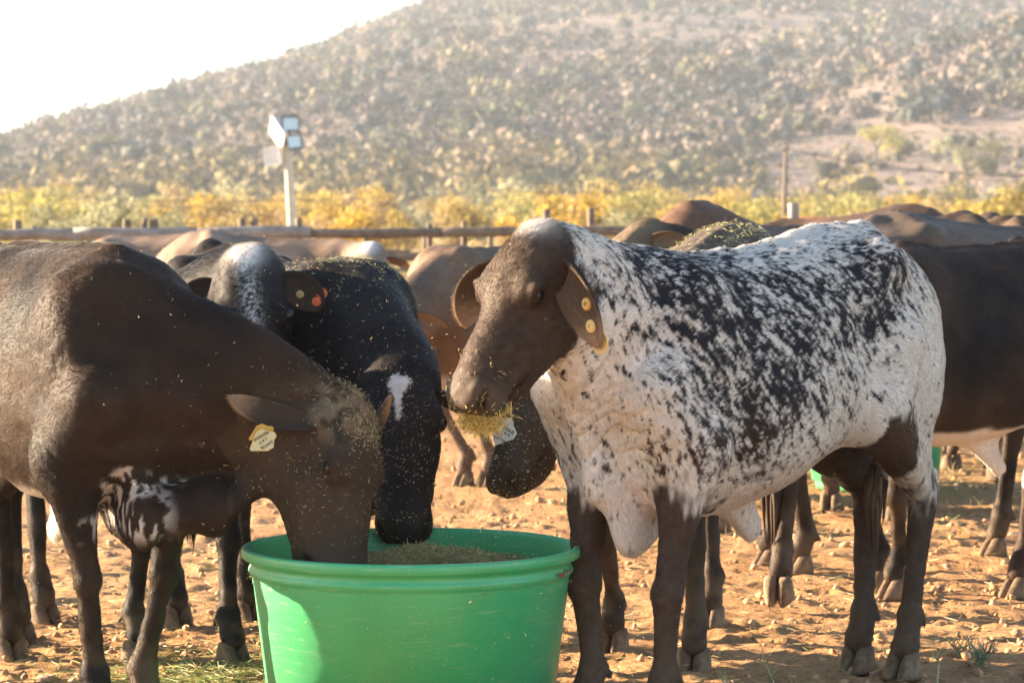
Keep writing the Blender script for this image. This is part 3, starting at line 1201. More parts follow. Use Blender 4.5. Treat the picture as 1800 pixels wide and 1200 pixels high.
def graded(lo, hi, h, flo, fhi, g=0.04):
    up = [fhi]
    st = h
    while up[-1] < hi:
        st *= (1 + g)
        up.append(up[-1] + st)
    dn = [flo]
    st = h
    while dn[-1] > lo:
        st *= (1 + g)
        dn.append(dn[-1] - st)
    mid = list(np.arange(flo, fhi, h))
    return np.array(dn[::-1][:-1] + mid + up)


gx = graded(-1500, 1500, 0.026, -2.2, 2.8, 0.055)
gy = graded(-40, 2200, 0.027, 7.3, 12.5, 0.035)
GX, GY = np.meshgrid(gx, gy, indexing='ij')
GZ = ground_z(GX, GY).reshape(GX.shape)
# hoof prints: two half-moon dents with a raised rim
gp = np.random.default_rng(77)
for _ in range(900):
    py_ = 7.3 + 8.0 * gp.random() ** 1.3
    px_ = (gp.random() - .5) * py_ * .44
    an = gp.uniform(0, 6.28)
    i0, i1 = np.searchsorted(gx, [px_ - .12, px_ + .12])
    j0, j1 = np.searchsorted(gy, [py_ - .12, py_ + .12])
    if i1 - i0 < 3 or j1 - j0 < 3:
        continue
    dx_, dy_ = GX[i0:i1, j0:j1] - px_, GY[i0:i1, j0:j1] - py_
    u_, v_ = dx_ * math.cos(an) + dy_ * math.sin(an), -dx_ * math.sin(an) + dy_ * math.cos(an)
    r_ = np.sqrt((u_ / .055) ** 2 + (v_ / .045) ** 2)
    dep = gp.uniform(.008, .020)
    GZ[i0:i1, j0:j1] += -dep * np.exp(-r_ ** 4) * (1 - .6 * np.exp(-(v_ / .008) ** 2)) + dep * .45 * np.exp(-((r_ - 1.35) / .3) ** 2)
nx_, ny_ = GX.shape
idx = np.arange(nx_ * ny_).reshape(nx_, ny_)
Fg = np.stack([idx[:-1, :-1], idx[1:, :-1], idx[1:, 1:], idx[:-1, 1:]], -1).reshape(-1, 4)
gm = mesh_np('ground', np.stack([GX, GY, GZ], -1).reshape(-1, 3), Fg, smooth=True)
o = link('ground', gm, None, M_SOIL)
tag(o, 'dry trampled orange brown soil of the cattle yard', kind='structure')


def scatter_shapes(name, pts, sizes, base_V, base_F, mat, cols=None, squash=(.5, 1.0), seed=3, attr='tint', jitter=.25,
                   smooth=False, tilt=1.0):
    """many copies of one small shape joined in a single stuff mesh"""
    g = np.random.default_rng(seed)
    n = len(pts)
    nv = len(base_V)
    q = g.normal(size=(n, 4)) * np.array([1, tilt, tilt, 1])
    q /= np.linalg.norm(q, axis=1)[:, None]
    w, x, y, z = q.T
    Rm = np.stack([1 - 2 * (y * y + z * z), 2 * (x * y - z * w), 2 * (x * z + y * w),
                   2 * (x * y + z * w), 1 - 2 * (x * x + z * z), 2 * (y * z - x * w),
                   2 * (x * z - y * w), 2 * (y * z + x * w), 1 - 2 * (x * x + y * y)], 1).reshape(n, 3, 3)
    V = np.repeat(base_V[None], n, 0)
    V = V * (1 + g.normal(0, jitter, V.shape) * (jitter > 0))
    V = V * sizes.reshape(n, 1, -1)
    V = np.einsum('nij,nvj->nvi', Rm, V)
    V[:, :, 2] *= g.uniform(squash[0], squash[1], (n, 1))
    V += pts[:, None, :]
    F = (np.asarray(base_F)[None] + (np.arange(n) * nv)[:, None, None]).reshape(-1, len(base_F[0]))
    m = mesh_np(name, V.reshape(-1, 3), F, smooth)
    if cols is not None:
        set_col(m, attr, np.repeat(cols, nv, 0))
    o = link(name, m, None, mat)
    return o


t_ = (1 + 5 ** .5) / 2
ICO_V = np.array([(-1, t_, 0), (1, t_, 0), (-1, -t_, 0), (1, -t_, 0), (0, -1, t_), (0, 1, t_), (0, -1, -t_), (0, 1, -t_),
                  (t_, 0, -1), (t_, 0, 1), (-t_, 0, -1), (-t_, 0, 1)]) / 1.9
ICO_F = [(0, 11, 5), (0, 5, 1), (0, 1, 7), (0, 7, 10), (0, 10, 11), (1, 5, 9), (5, 11, 4), (11, 10, 2), (10, 7, 6), (7, 1, 8),
         (3, 9, 4), (3, 4, 2), (3, 2, 6), (3, 6, 8), (3, 8, 9), (4, 9, 5), (2, 4, 11), (6, 2, 10), (8, 6, 7), (9, 8, 1)]


def in_trough(x, y):
    return (np.hypot(x + .279, y - 8.11) < .47)


n_cl = 15000
yy = 7.4 + 12 * rng.random(n_cl) ** 1.6
xx = (rng.random(n_cl) - .5) * (yy * .46)
cm = fbm(p3(xx, yy) * 1.3, 3, 55)
keep = (rng.random(n_cl) < sstep(.35, .6, cm) * .8 + .2) & ~in_trough(xx, yy)
xx, yy = xx[keep], yy[keep]
sz = 0.0035 + 0.022 * rng.random(len(xx)) ** 5
pz = ground_z(xx, yy) + sz * .25
cc = np.array([0.44, 0.27, 0.15]) * (0.7 + .6 * rng.random((len(xx), 1))) + rng.normal(0, .01, (len(xx), 3))
M_CLOD = attr_mat('clod_soil', attr='tint', rough=0.95, spec=0.1, var=0.3, vscale=90, bump=.5, bscale=200)
o = scatter_shapes('soil_clods', np.stack([xx, yy, pz], 1), sz[:, None] * np.array([1, .85, .7]), ICO_V, ICO_F, M_CLOD, cc)
tag(o, 'loose clods and small stones scattered over the trampled soil', 'clods', kind='stuff')


def rock(px, py, size, label, col=(0.34, 0.22, 0.16), flatness=.7, seed=0):
    d = 7100.0 / (py - 395)
    p = at(px, py, d)
    import bmesh
    bm = bmesh.new()
    bmesh.ops.create_icosphere(bm, subdivisions=3, radius=1)
    co = np.array([v.co[:] for v in bm.verts])
    g = np.random.default_rng(seed)
    for _ in range(9):                       # chipped planes
        nrm = g.normal(size=3)
        nrm /= np.linalg.norm(nrm)
        dd = co @ nrm
        lim = g.uniform(.55, .8)
        co = co - np.maximum(dd - lim, 0)[:, None] * nrm
    co *= (1 + .10 * (fbm(co * 2.5 + seed, 3, seed) - .5))[:, None]
    for v, c in zip(bm.verts, co):
        v.co = c
    m = bpy.data.meshes.new('rock')
    bm.to_mesh(m)
    bm.free()
    o = link('rock', m, None, simple_mat('rock_stone', col, .9, .2, .35, 4, .5))
    o.location = (p[0], p[1], 0.3 * size * flatness)
    o.scale = (size, size * .8, size * flatness)
    o.rotation_euler = (0.1, 0.1, g.uniform(0, 6))
    tag(o, label, 'rock', 'stones lying in the yard')


rock(313, 1090, .026, 'reddish angular stone on the soil left of the black cow forelegs by the trough', seed=3)
rock(85, 1196, .038, 'pinkish flat stone at the bottom left corner of the yard', (0.42, 0.27, 0.2), .5, seed=4)
rock(1742, 952, .026, 'pale cream stone on the soil beyond the speckled cow rump', (0.5, 0.42, 0.32), .6, seed=5)
rock(1782, 940, .030, 'pinkish stone at the right edge behind the pale cream stone', (0.46, 0.33, 0.26), .5, seed=6)
rock(1420, 925, .030, 'small pale stone between the belly and hind legs of the speckled cow', (0.46, 0.36, 0.27), .6, seed=7)
rock(1400, 945, .024, 'brown stone just in front of the small pale stone under the speckled cow', (0.36, 0.25, 0.18), .6, seed=8)
rock(1655, 1035, .02, 'small brown stone behind the near hind leg of the speckled cow', seed=9)
rock(1580, 1030, .018, 'tiny ochre stone seen between the hind legs of the speckled cow', seed=10)

# ------------------------------------------------------------------ hill
def smax(a, b, k):
    h = np.clip(.5 + .5 * (a - b) / k, 0, 1)
    return b * (1 - h) + a * h + k * h * (1 - h)


RX = np.array([-2500, -900, -400, -200, -126, -105, -84, -66, -48, -36, -22, 30, 100, 220, 400, 700, 1200, 2500.])
RH = np.array([4, 5, 7, 12, 17.5, 23, 32.5, 39.5, 45, 49.5, 55, 60, 61, 62, 62, 58, 50, 40.])
SPX = np.array([-2500, -40, -10, 9, 27, 40, 60, 81, 140, 260, 2500.])
SPH = np.array([0, 0, 1.5, 6, 14, 21, 27, 33, 40, 42, 30.])


def hill_z(x, y):
    x = np.asarray(x, float)
    y = np.asarray(y, float)
    rh = np.interp(x * 700 / 700, RX, RH)
    main = rh * sstep(235, 760, y) ** 1.0
    main = np.where(y > 700, rh * (0.985 + 0.0 * y), main * 1.0)
    t = np.clip((y - 240) / (700 - 240), 0, 1)
    main = rh * (t ** 1.15) * 1.0
    main = np.where(y > 700, rh * np.exp(-((y - 700) / 900) ** 2), main)
    sp = np.interp(x, SPX, SPH) * np.exp(-(np.abs(y - 450) / 120) ** 2.0)
    z = smax(main, sp, 4.0)
    P = p3(x, y)
    n = (fbm(P * .012, 4, 71) - .5) * 9 + (fbm(P * .05, 3, 72) - .5) * 2.2
    n = n.reshape(x.shape) * sstep(260, 420, y) * np.where(x < -20, .55, 1.0)
    return z + n - 0.6


hx = graded(-2200, 2200, 3.2, -170, 170, .05)
hy = graded(225, 2400, 3.6, 240, 730, .06)
HX, HY = np.meshgrid(hx, hy, indexing='ij')
HZ = hill_z(HX, HY)
idx = np.arange(HX.size).reshape(HX.shape)
Fh = np.stack([idx[:-1, :-1], idx[1:, :-1], idx[1:, 1:], idx[:-1, 1:]], -1).reshape(-1, 4)
hm = mesh_np('hill', np.stack([HX, HY, HZ], -1).reshape(-1, 3), Fh)
M_HILL = simple_mat('hill_soil', (0.27, 0.20, 0.16), .95, .1, .3, .05, 0, col2=(0.17, 0.13, 0.112))
M_HILL.node_tree.nodes['Noise Texture'].inputs['Detail'].default_value = 12
o = link('hill', hm, None, M_HILL)
tag(o, 'long stony hill covered in dry scrub, rising to the right', kind='structure')

# hillside scrub: one mass of small crowns made of leaf clumps
def leaf_cloud(centres, radii, per, leaf, g, zs=.75):
    n = len(centres)
    u = g.normal(size=(n, per, 3))
    u /= np.linalg.norm(u, axis=2)[:, :, None]
    rad = g.random((n, per, 1)) ** .45
    P = u * rad
    P[:, :, 2] = P[:, :, 2] * zs
    P = P * radii[:, None, None] + centres[:, None, :]
    nrm = u + g.normal(0, .6, u.shape)
    nrm /= np.linalg.norm(nrm, axis=2)[:, :, None]
    t = np.cross(nrm, g.normal(size=u.shape))
    t /= np.linalg.norm(t, axis=2)[:, :, None]
    b = np.cross(nrm, t)
    s = (leaf * radii)[:, None, None] * g.uniform(.6, 1.4, (n, per, 1))
    q = np.stack([P - t * s - b * s * .7, P + t * s - b * s * .4, P + t * s * .6 + b * s, P - t * s * .8 + b * s * .7], 2)
    V = q.reshape(-1, 3)
    F = np.arange(len(V)).reshape(-1, 4)
    return V, F


ns = 17000
sy = 250 + 470 * rng.random(ns) ** .85
sx = (rng.random(ns) - .56) * (sy * .50)
dn_ = fbm(p3(sx, sy) * .02, 4, 81)
dn2 = fbm(p3(sx, sy) * .09, 2, 82)
keep = rng.random(ns) < np.clip(sstep(.42, .56, dn_) * 1.0 + .14, 0, 1) * np.where((sx > .06 * sy) & (sy < 520), .8, 1)
sx, sy, dn_, dn2 = sx[keep], sy[keep], dn_[keep], dn2[keep]
sr = (0.7 + 2.9 * rng.random(len(sx)) ** 2.2) * (0.7 + .6 * dn2)
szz = hill_z(sx, sy) + sr * .45
pal = np.array([[0.14, 0.115, 0.10], [0.07, 0.08, 0.07], [0.15, 0.13, 0.075], [0.05, 0.06, 0.066], [0.17, 0.135, 0.115], [0.10, 0.105, 0.055]])
low = sstep(380, 262, sy)
ch = rng.choice(6, len(sx), p=[.28, .2, .1, .17, .15, .1])
cb = pal[ch] * (0.75 + .5 * rng.random((len(sx), 1)))
yel = np.array([0.27, 0.205, 0.065])
tt = (low * (.35 + .65 * rng.random(len(sx))))[:, None] * .8
cb = cb * (1 - tt) + yel * tt
per = 42
V, F = leaf_cloud(np.stack([sx, sy, szz], 1), sr * 1.05, per, .115, rng, .7)
cv = np.repeat(cb, per * 4, 0) * np.repeat(0.65 + .7 * rng.random(len(sx) * per), 4)[:, None]
# rounded bodies under the leaf clumps, so that the crowns catch light and shade
nb_ = len(sx)
bs = np.stack([sr * rng.uniform(.75, 1.1, nb_), sr * rng.uniform(.75, 1.1, nb_), sr * rng.uniform(.5, .8, nb_)], 1)
BV = ICO_V[None] * (1 + rng.normal(0, .20, (nb_, 12, 3))) * bs[:, None, :] * .5 + np.stack([sx, sy, szz], 1)[:, None, :]
BF = np.array(ICO_F)[None] + (np.arange(nb_) * 12)[:, None, None]
BF = BF.reshape(-1, 3)
bm_ = mesh_np('scrub_body', BV.reshape(-1, 3), BF, smooth=False)
set_col(bm_, 'tint', np.repeat(cb, 12, 0))
o = link('scrub_body', bm_, None, M_SCRUB)
tag(o, 'rounded dry bushes packed over the hillside', 'scrub', kind='stuff')
m = mesh_np('hill_scrub', V, F, smooth=False)
set_col(m, 'tint', cv)
o = link('hill_scrub', m, None, M_SCRUB)
tag(o, 'dense dry grey green scrub covering the hillside', 'scrub', kind='stuff')

ng_ = 12000
ty_ = 245 + 420 * rng.random(ng_)
tx_ = (rng.random(ng_) - .56) * ty_ * .50
V, F = leaf_cloud(np.stack([tx_, ty_, hill_z(tx_, ty_) + .25], 1), .4 + .6 * rng.random(ng_), 9, .16, rng, .4)
tcol = np.array([[.33, .26, .16], [.26, .20, .13], [.20, .17, .11]])[rng.integers(0, 3, ng_)] * rng.uniform(.7, 1.15, (ng_, 1))
m = mesh_np('hill_grass', V, F, False)
set_col(m, 'tint', np.repeat(tcol, 36, 0))
o = link('hill_grass', m, None, M_SCRUB)
tag(o, 'tufts of dry grass between the bushes of the hillside', 'grass', kind='stuff')

# ------------------------------------------------------------------ yellow thorn trees behind the yard
def crown_mesh(seed, hue, per=1300):
    g = np.random.default_rng(seed)
    nb = g.integers(6, 10)
    cs = np.stack([g.normal(0, .75, nb), g.normal(0, .75, nb), g.uniform(1.0, 2.5, nb)], 1)
    rd = g.uniform(.55, 1.0, nb)
    V, F = leaf_cloud(cs, rd, per // nb, .085, g, .75)
    base = np.array(hue) * .74
    npb = (per // nb) * 4
    tone = np.repeat(g.uniform(.7, 1.3, nb), npb)
    fine = np.repeat(g.uniform(.6, 1.4, len(V) // 4), 4)
    c = base * (tone * fine)[:, None]
    m = mesh_np('crown', V, F, smooth=False)
    set_col(m, 'tint', c)
    m.materials.append(M_LEAF)
    return m, cs


def trunk_mesh(seed, cs):
    g = random.Random(seed)
    mb = MB()
    mb.tube([(0, 0, -0.1), (.05, .02, .5), (0, 0, 1.0)], [.11, .09, .07], 7)
    for c in cs[:5]:
        mb.tube([(0, 0, .7 + g.random() * .3), (c[0] * .5, c[1] * .5, .9 + c[2] * .25), tuple(c)], [.05, .035, .012], 5)
    m = bpy.data.meshes.new('trunk')
    m.from_pydata(mb.v, [], mb.f)
    m.materials.append(M_BARK)
    return m


HUES = [((0.50, 0.37, 0.08), 'bright yellow'), ((0.45, 0.34, 0.11), 'straw yellow'), ((0.42, 0.37, 0.11), 'yellow green'),
        ((0.40, 0.29, 0.13), 'tan brown'), ((0.34, 0.32, 0.12), 'olive green'), ((0.58, 0.38, 0.05), 'deep golden'),
        ((0.33, 0.32, 0.18), 'grey green')]
VARS = []
for s in range(14):
    hue, nm = HUES[s % 7]
    cm_, cs_ = crown_mesh(300 + s, hue)
    VARS.append((cm_, trunk_mesh(s, cs_), nm))


USED_LABELS = set()


def thorn_tree(x, y, sc, vi, label=None):
    cm_, tm_, nm = VARS[vi % 14]
    if label is None:
        px = 900 + x / y * 5000
        land = ['at the left edge of the photo', 'left of the twin fence posts', 'between the twin fence posts and the floodlight pole',
                'just right of the floodlight pole', 'above the black cow with the star', 'left of the head of the speckled cow',
                'right above the head of the speckled cow', 'above the neck of the speckled cow', 'left of the wire pole',
                'right of the wire pole', 'above the rump of the speckled cow', 'above the large dark cow', 'at the right edge of the photo']
        k = int(np.searchsorted([90, 230, 480, 620, 740, 880, 1010, 1180, 1370, 1480, 1590, 1710], px))
        size = ['low', 'small', 'middling', 'tall', 'big'][int(np.clip((sc - .6) / .22, 0, 4))]
        depth = 'nearest' if y < 104 else 'second' if y < 122 else 'third' if y < 145 else 'fourth' if y < 174 else 'fifth' if y < 208 else 'farthest'
        label = '%s %s thorn tree, %s rank, %s' % (size, nm, depth, land[k])
        if label in USED_LABELS:
            return False
        USED_LABELS.add(label)
    e = empty('thorn_tree', (x, y, float(hill_z(np.array([x]), np.array([y]))[0]) + .5 if y > 240 else 0), random.uniform(0, 6.28))
    e.scale = (sc * random.uniform(.9, 1.25), sc * random.uniform(.9, 1.25), sc * random.uniform(.85, 1.1))
    link('crown', cm_, e)
    link('trunk', tm_, e)
    tag(e, label, 'tree', 'thorn trees behind the yard')
    return True


thorn_tree(at(625, 380, 88)[0], 88, .78, 5, 'rounded deep golden thorn tree just right of the floodlight pole')
thorn_tree(at(950, 380, 92)[0], 92, .85, 12, 'olive thorn tree with brown patches right behind the speckled cow head')
thorn_tree(at(145, 390, 86)[0], 86, .6, 6, 'low pale green bush tree beyond the left part of the yard fence')
thorn_tree(at(1150, 385, 86)[0], 86, .65, 13, 'pale grey green bush tree left of the wire pole')
thorn_tree(at(1700, 310, 290)[0], 290, 1.6, 13, 'grey green tree on the hill foot at the right under the wire')
thorn_tree(at(1540, 250, 330)[0], 330, 1.6, 2, 'lone yellow tree high on the hill foot at the right above the wire')
thorn_tree(at(1750, 375, 90)[0], 90, .95, 0, 'bright yellow thorn tree at the right edge behind the dark cow backs')
row = 0
for (Y, n, s0, s1) in ((95, 17, .62, .85), (112, 19, .7, 1.0), (132, 21, .8, 1.1), (158, 23, .95, 1.3), (190, 25, 1.1, 1.5), (225, 26, 1.2, 1.7)):
    wd = Y * .50
    n = int(n * 1.2)
    for i in range(n):
        x = -wd * .58 + wd * (i + random.uniform(-.1, 1.1)) / n
        pr = random.random()
        if x < 0:
            vi = random.choice([0, 1, 1, 3, 2, 8, 10, 7, 3, 5, 6, 1])
        else:
            vi = random.choice([0, 2, 2, 4, 5, 9, 8, 11, 3, 13, 1])
        for _try in range(40):
            if thorn_tree(x + _try * random.uniform(-.02, .02) * wd / n, Y + random.uniform(-9, 9), random.uniform(s0, s1), (vi + _try // 3) % 14):
                break

# rough grass between yard and trees
ng = 7000
gy_ = 45 + 190 * rng.random(ng)
gx_ = (rng.random(ng) - .56) * gy_ * .52
V, F = leaf_cloud(np.stack([gx_, gy_, np.full(ng, .12)], 1), .25 + .35 * rng.random(ng), 10, .3, rng, .6)
cb = np.array([0.42, 0.33, 0.15]) * (0.7 + .6 * rng.random((ng, 1)))
m = mesh_np('dry_grass', V, F, False)
set_col(m, 'tint', np.repeat(cb, 40, 0))
o = link('dry_grass', m, None, M_SCRUB)
tag(o, 'tall dry grass growing between the yard fence and the trees', 'grass', kind='stuff')

# ------------------------------------------------------------------ fences
def rail(parent, p, q, r, mat, name='rail', sag=.01):
    mb = MB()
    n = 6
    pts = []
    for i in range(n + 1):
        t = i / n
        a = Vector(p).lerp(Vector(q), t)
        a.z += random.uniform(-sag, sag)
        pts.append(a)
    mb.tube(pts, [r * random.uniform(.9, 1.08) for _ in pts], 9)
    return mb.build(name, mat, parent, True)


def post(parent, x, y, top, r, mat, lean=0.0):
    mb = MB()
    mb.tube([(x, y, -.2), (x + lean * .5, y, top * .5), (x + lean, y, top - .01), (x + lean, y, top)], [r * 1.05, r, r * .96, r * .85], 10)
    return mb.build('post', mat, parent, True)


fe = empty('wooden_fence', (0, 30, 0))
tag(fe, 'rough round-rail wooden fence running across the back of the yard', 'fence')
Yf = 30.0
fx = lambda px, Y=Yf: (px - 900) / 5000 * Y
fz = lambda py, Y=Yf: CAM_H - (py - 395) / 5000 * Y
for px, ty, w in ((-560, 388, 7), (-430, 386, 8), (-310, 389, 6), (-180, 386, 7), (-60, 388, 8), (30, 387, 8), (220, 385, 8), (253, 384, 5), (270, 385, 8.5), (318, 398, 5), (380, 399, 5), (425, 384, 6.5), (446, 384, 6.5),
                  (524, 383, 6.5), (640, 399, 4.5), (756, 393, 5.5), (814, 389, 6), (960, 368, 7.5), (1042, 366, 7), (1185, 381, 5),
                  (1300, 385, 6)):
    post(fe, fx(px), 0.09, fz(ty), w / 5000 * Yf, M_WOOD, random.uniform(-.02, .02))
rj = [-570, -330, -90, 130, 330, 530, 760, 1000, 1240, 1420]
for a, b in zip(rj[:-1], rj[1:]):
    py = lambda px: 412 - (px / 1200) * 6
    wide = M_WOOD2 if a < 500 else M_WOOD
    rail(fe, (fx(a), 0, fz(py(a))), (fx(b) + .1, 0, fz(py(b))), .052 if a > 500 else .066, wide)
    rail(fe, (fx(a), 0.02, fz(453)), (fx(b) + .1, 0.02, fz(453)), .044, M_WOOD)
    rail(fe, (fx(a), 0.02, fz(503)), (fx(b) + .1, 0.02, fz(503)), .042, M_WOOD)
    rail(fe, (fx(a), 0.02, fz(560)), (fx(b) + .1, 0.02, fz(560)), .042, M_WOOD)
for c in fe.children:
    pass
fe2 = empty('wooden_fence', (0, 44, 0))
tag(fe2, 'thinner second wooden fence further back beyond the rough rail fence', 'fence')
for px in range(-540, 1500, 118):
    p_ = px + random.randint(-14, 14)
    post(fe2, fx(p_, 44), .07, fz(398 + random.uniform(-3, 6), 44), .045, M_WOOD)
for z_, r_ in ((1.30, .04), (1.0, .03), (.72, .03), (.42, .03)):
    for a, b in ((-560, -100), (-100, 300), (300, 720), (720, 1120), (1120, 1560)):
        rail(fe2, (fx(a, 44), 0, z_), (fx(b, 44), 0, z_), r_, M_WOOD)

M_RED = simple_mat('red_paint', (0.20, 0.06, 0.04), .7, .3, .35, 6, .2)
fr = empty('red_rail_fence', (0, 34, 0))
tag(fr, 'low red painted pipe rail fence behind the herd on the right', 'fence')
for py_ in (386, 402, 424):
    rail(fr, (fx(1395, 34), 0, fz(py_, 34)), (fx(1920, 34), 0, fz(py_ - 4, 34)), .030, M_RED, sag=.002)
for px in (1398, 1530, 1650, 1770, 1890):
    post(fr, fx(px, 34), .05, fz(386, 34), .03, M_RED)

for px, ty, w, lb in ((1395, 357, 9.5, 'thick round grey timber post beside the wire pole'), (1558, 366, 6.5, 'short round grey timber post right of the thick one, above the herd')):
    mb = MB()
    Yp = 31.5
    mb.tube([(0, 0, -.2), (0, 0, fz(ty, Yp) - .012), (0, 0, fz(ty, Yp))], [w / 5000 * Yp, w / 5000 * Yp, w / 5000 * Yp * .9], 18)
    o = mb.build('timber_post', M_WOOD2, None, True)
    o.location = (fx(px, Yp), Yp, 0)
    tag(o, lb, 'post', 'round timber posts on the right')

# ------------------------------------------------------------------ floodlight pole
M_POLE = simple_mat('concrete_pole', (0.55, 0.50, 0.40), .7, .3, .2, 8, .2)
M_LAMPBODY = simple_mat('lamp_housing', (0.035, 0.028, 0.028), .5, .4)
M_LAMPBACK = simple_mat('lamp_white_panel', (0.75, 0.72, 0.68), .45, .4, .12, 5)
M_GLASS = simple_mat('lamp_glass', (0.50, 0.62, 0.66), .12, .9)
YP = 60.0
ux = lambda px: (px - 900) / 5000 * YP
uz = lambda py: CAM_H - (py - 395) / 5000 * YP
bx_ = ux(514)
lp = empty('floodlight_pole', (bx_, YP, 0))
tag(lp, 'leaning pale concrete pole carrying four floodlights at the back of the yard', 'light pole')
mb = MB()
mb.tube([(.01, 0, -.2), (.0, 0, 1.3), (ux(506) - bx_, 0, uz(262)), (ux(503) - bx_, 0, uz(222))], [.105, .10, .082, .078], 14)
mb.build('pole', M_POLE, lp, True)


def floodlight(px, py, w, h, rot, back=False):
    M = Matrix.Rotation(R(rot[2]), 3, 'Z') @ Matrix.Rotation(R(rot[0]), 3, 'X') @ Matrix.Rotation(R(rot[1]), 3, 'Y')
    c = Vector((ux(px) - bx_, -.14 if not back else -.02, uz(py)))
    mb = MB()
    # housing as a tapered box with a rim
    mb.box(c + M @ Vector((0, .05, 0)), (w * .86, .09, h * .86), M)
    for s in (-1, 1):
        mb.box(c + M @ Vector((s * w * .47, 0, 0)), (w * .07, .05, h), M)
        mb.box(c + M @ Vector((0, 0, s * h * .45)), (w * .9, .05, h * .1), M)
    fl = mb.build('floodlight', M_LAMPBACK if back else M_LAMPBODY, lp)
    g = MB()
    g.box(c + M @ Vector((0, -.004, .01)), (w * .86, .02, h * .80), M)
    g.build('lamp_glass', M_LAMPBACK if back else M_GLASS, fl)
    b = MB()
    b.tube([c + M @ Vector((-w * .5, .05, 0)), c + M @ Vector((-w * .2, .12, -h * .2)), Vector((ux(504) - bx_, 0, uz(py + 8)))], .012, 6)
    b.build('bracket', M_LAMPBODY, fl)


floodlight(512, 219, .37, .34, (-8, 0, 6))
floodlight(518, 250, .34, .33, (-10, -8, 25))
floodlight(488, 234, .62, .46, (12, 42, -62), True)
floodlight(479, 275, .40, .40, (4, -6, -22), True)

# ------------------------------------------------------------------ wire pole
YW = 120.0
wx = lambda px, Y=YW: (px - 900) / 5000 * Y
wz = lambda py, Y=YW: CAM_H - (py - 395) / 5000 * Y
wp = empty('wire_pole', (wx(1378), YW, 0))
tag(wp, 'thin grey timber pole carrying wires behind the herd on the right', 'pole')
mb = MB()
mb.tube([(0, 0, -.2), (.02, 0, 2.5), (wx(1382) - wx(1378), 0, wz(252))], [.11, .10, .075], 10)
mb.build('pole', M_WOOD, wp, True)
mb = MB()
mb.box((.09, -.0, wz(262)), (.34, .07, .07))
mb.build('crossarm', M_WOOD, wp)


def cable(pts, r, label):
    mb = MB()
    out = []
    for i in range(len(pts) - 1):
        p, q = Vector(pts[i][:3]), Vector(pts[i + 1][:3])
        sag = pts[i][3]
        for k in range(20):
            t = k / 20
            a = p.lerp(q, t)
            a.z -= sag * 4 * t * (1 - t)
            out.append(a)
    out.append(Vector(pts[-1][:3]))
    mb.tube(out, r, 5)
    o = mb.build('power_cable', simple_mat('cable', (.10, .085, .08), .7), None, True)
    tag(o, label, 'cable', 'overhead wires')


cable([(wx(1382), YW, wz(262), .8), (wx(900), YW, wz(333), .5), (wx(-100), YW, wz(333), 0)], .022,
      'overhead wire drooping left from the pole across the yellow trees')
cable([(wx(1390), YW, wz(263), .35), (wx(1860), YW, wz(308), 0)], .026, 'overhead wire running right from the pole to the photo edge')
cable([(wx(-100), YW + 6, wz(352, 126), .3), (wx(760), YW + 6, wz(350, 126), 0)], .016, 'faint lower wire crossing the yellow trees on the left')

# ------------------------------------------------------------------ haze
def volume_box(name, lo, hi, density, color, aniso_):
    m = bpy.data.materials.new(name)
    m.use_nodes = True
    n, l = m.node_tree.nodes, m.node_tree.links
    for q in list(n):
        if q.type == 'BSDF_PRINCIPLED':
            n.remove(q)
    v = n.new('ShaderNodeVolumePrincipled')
    v.inputs['Density'].default_value = density
    v.inputs['Color'].default_value = (*color, 1)
    v.inputs['Anisotropy'].default_value = aniso_
    v.inputs['Density Attribute'].default_value = ''
    v.inputs['Temperature Attribute'].default_value = ''
    v.inputs['Color Attribute'].default_value = ''
    l.new(v.outputs[0], n['Material Output'].inputs['Volume'])
    mb = MB()
    mb.box([(a + b) / 2 for a, b in zip(lo, hi)], [b - a for a, b in zip(lo, hi)])
    o = mb.build(name, m)
    return o


hz = volume_box('haze', (-2300, -60, -3), (2300, 2500, 70), 0.00030, (0.80, 0.89, 1.0), 0.15)
tag(hz, 'pale dusty morning haze between the yard and the hill', 'haze', kind='stuff')

# ================================================================== FEED TROUGHS
def trough_profile(Rr=.49, Hh=.507):
    return [(0.0, 0.02), (Rr * .74, 0.02), (Rr * .775, 0.0), (Rr * .785, 0.015), (Rr * .825, .185), (Rr * .845, .198), (Rr * .856, .210), (Rr * .853, .224), (Rr * .845, .236),
            (Rr * .925, Hh - .088), (Rr * .950, Hh - .074), (Rr * .962, Hh - .065), (Rr * .958, Hh - .056), (Rr * .946, Hh - .048),
            (Rr * .955, Hh - .035), (Rr * .990, Hh - .030), (Rr * 1.0, Hh - .026), (Rr * 1.0, Hh - .006), (Rr * .994, Hh), (Rr * .965, Hh),
            (Rr * .953, Hh - .012), (Rr * .948, Hh - .03), (Rr * .938, Hh - .05), (Rr * .935, Hh - .10), (Rr * .93, Hh - .105), (Rr * .84, .05), (0, .045)]


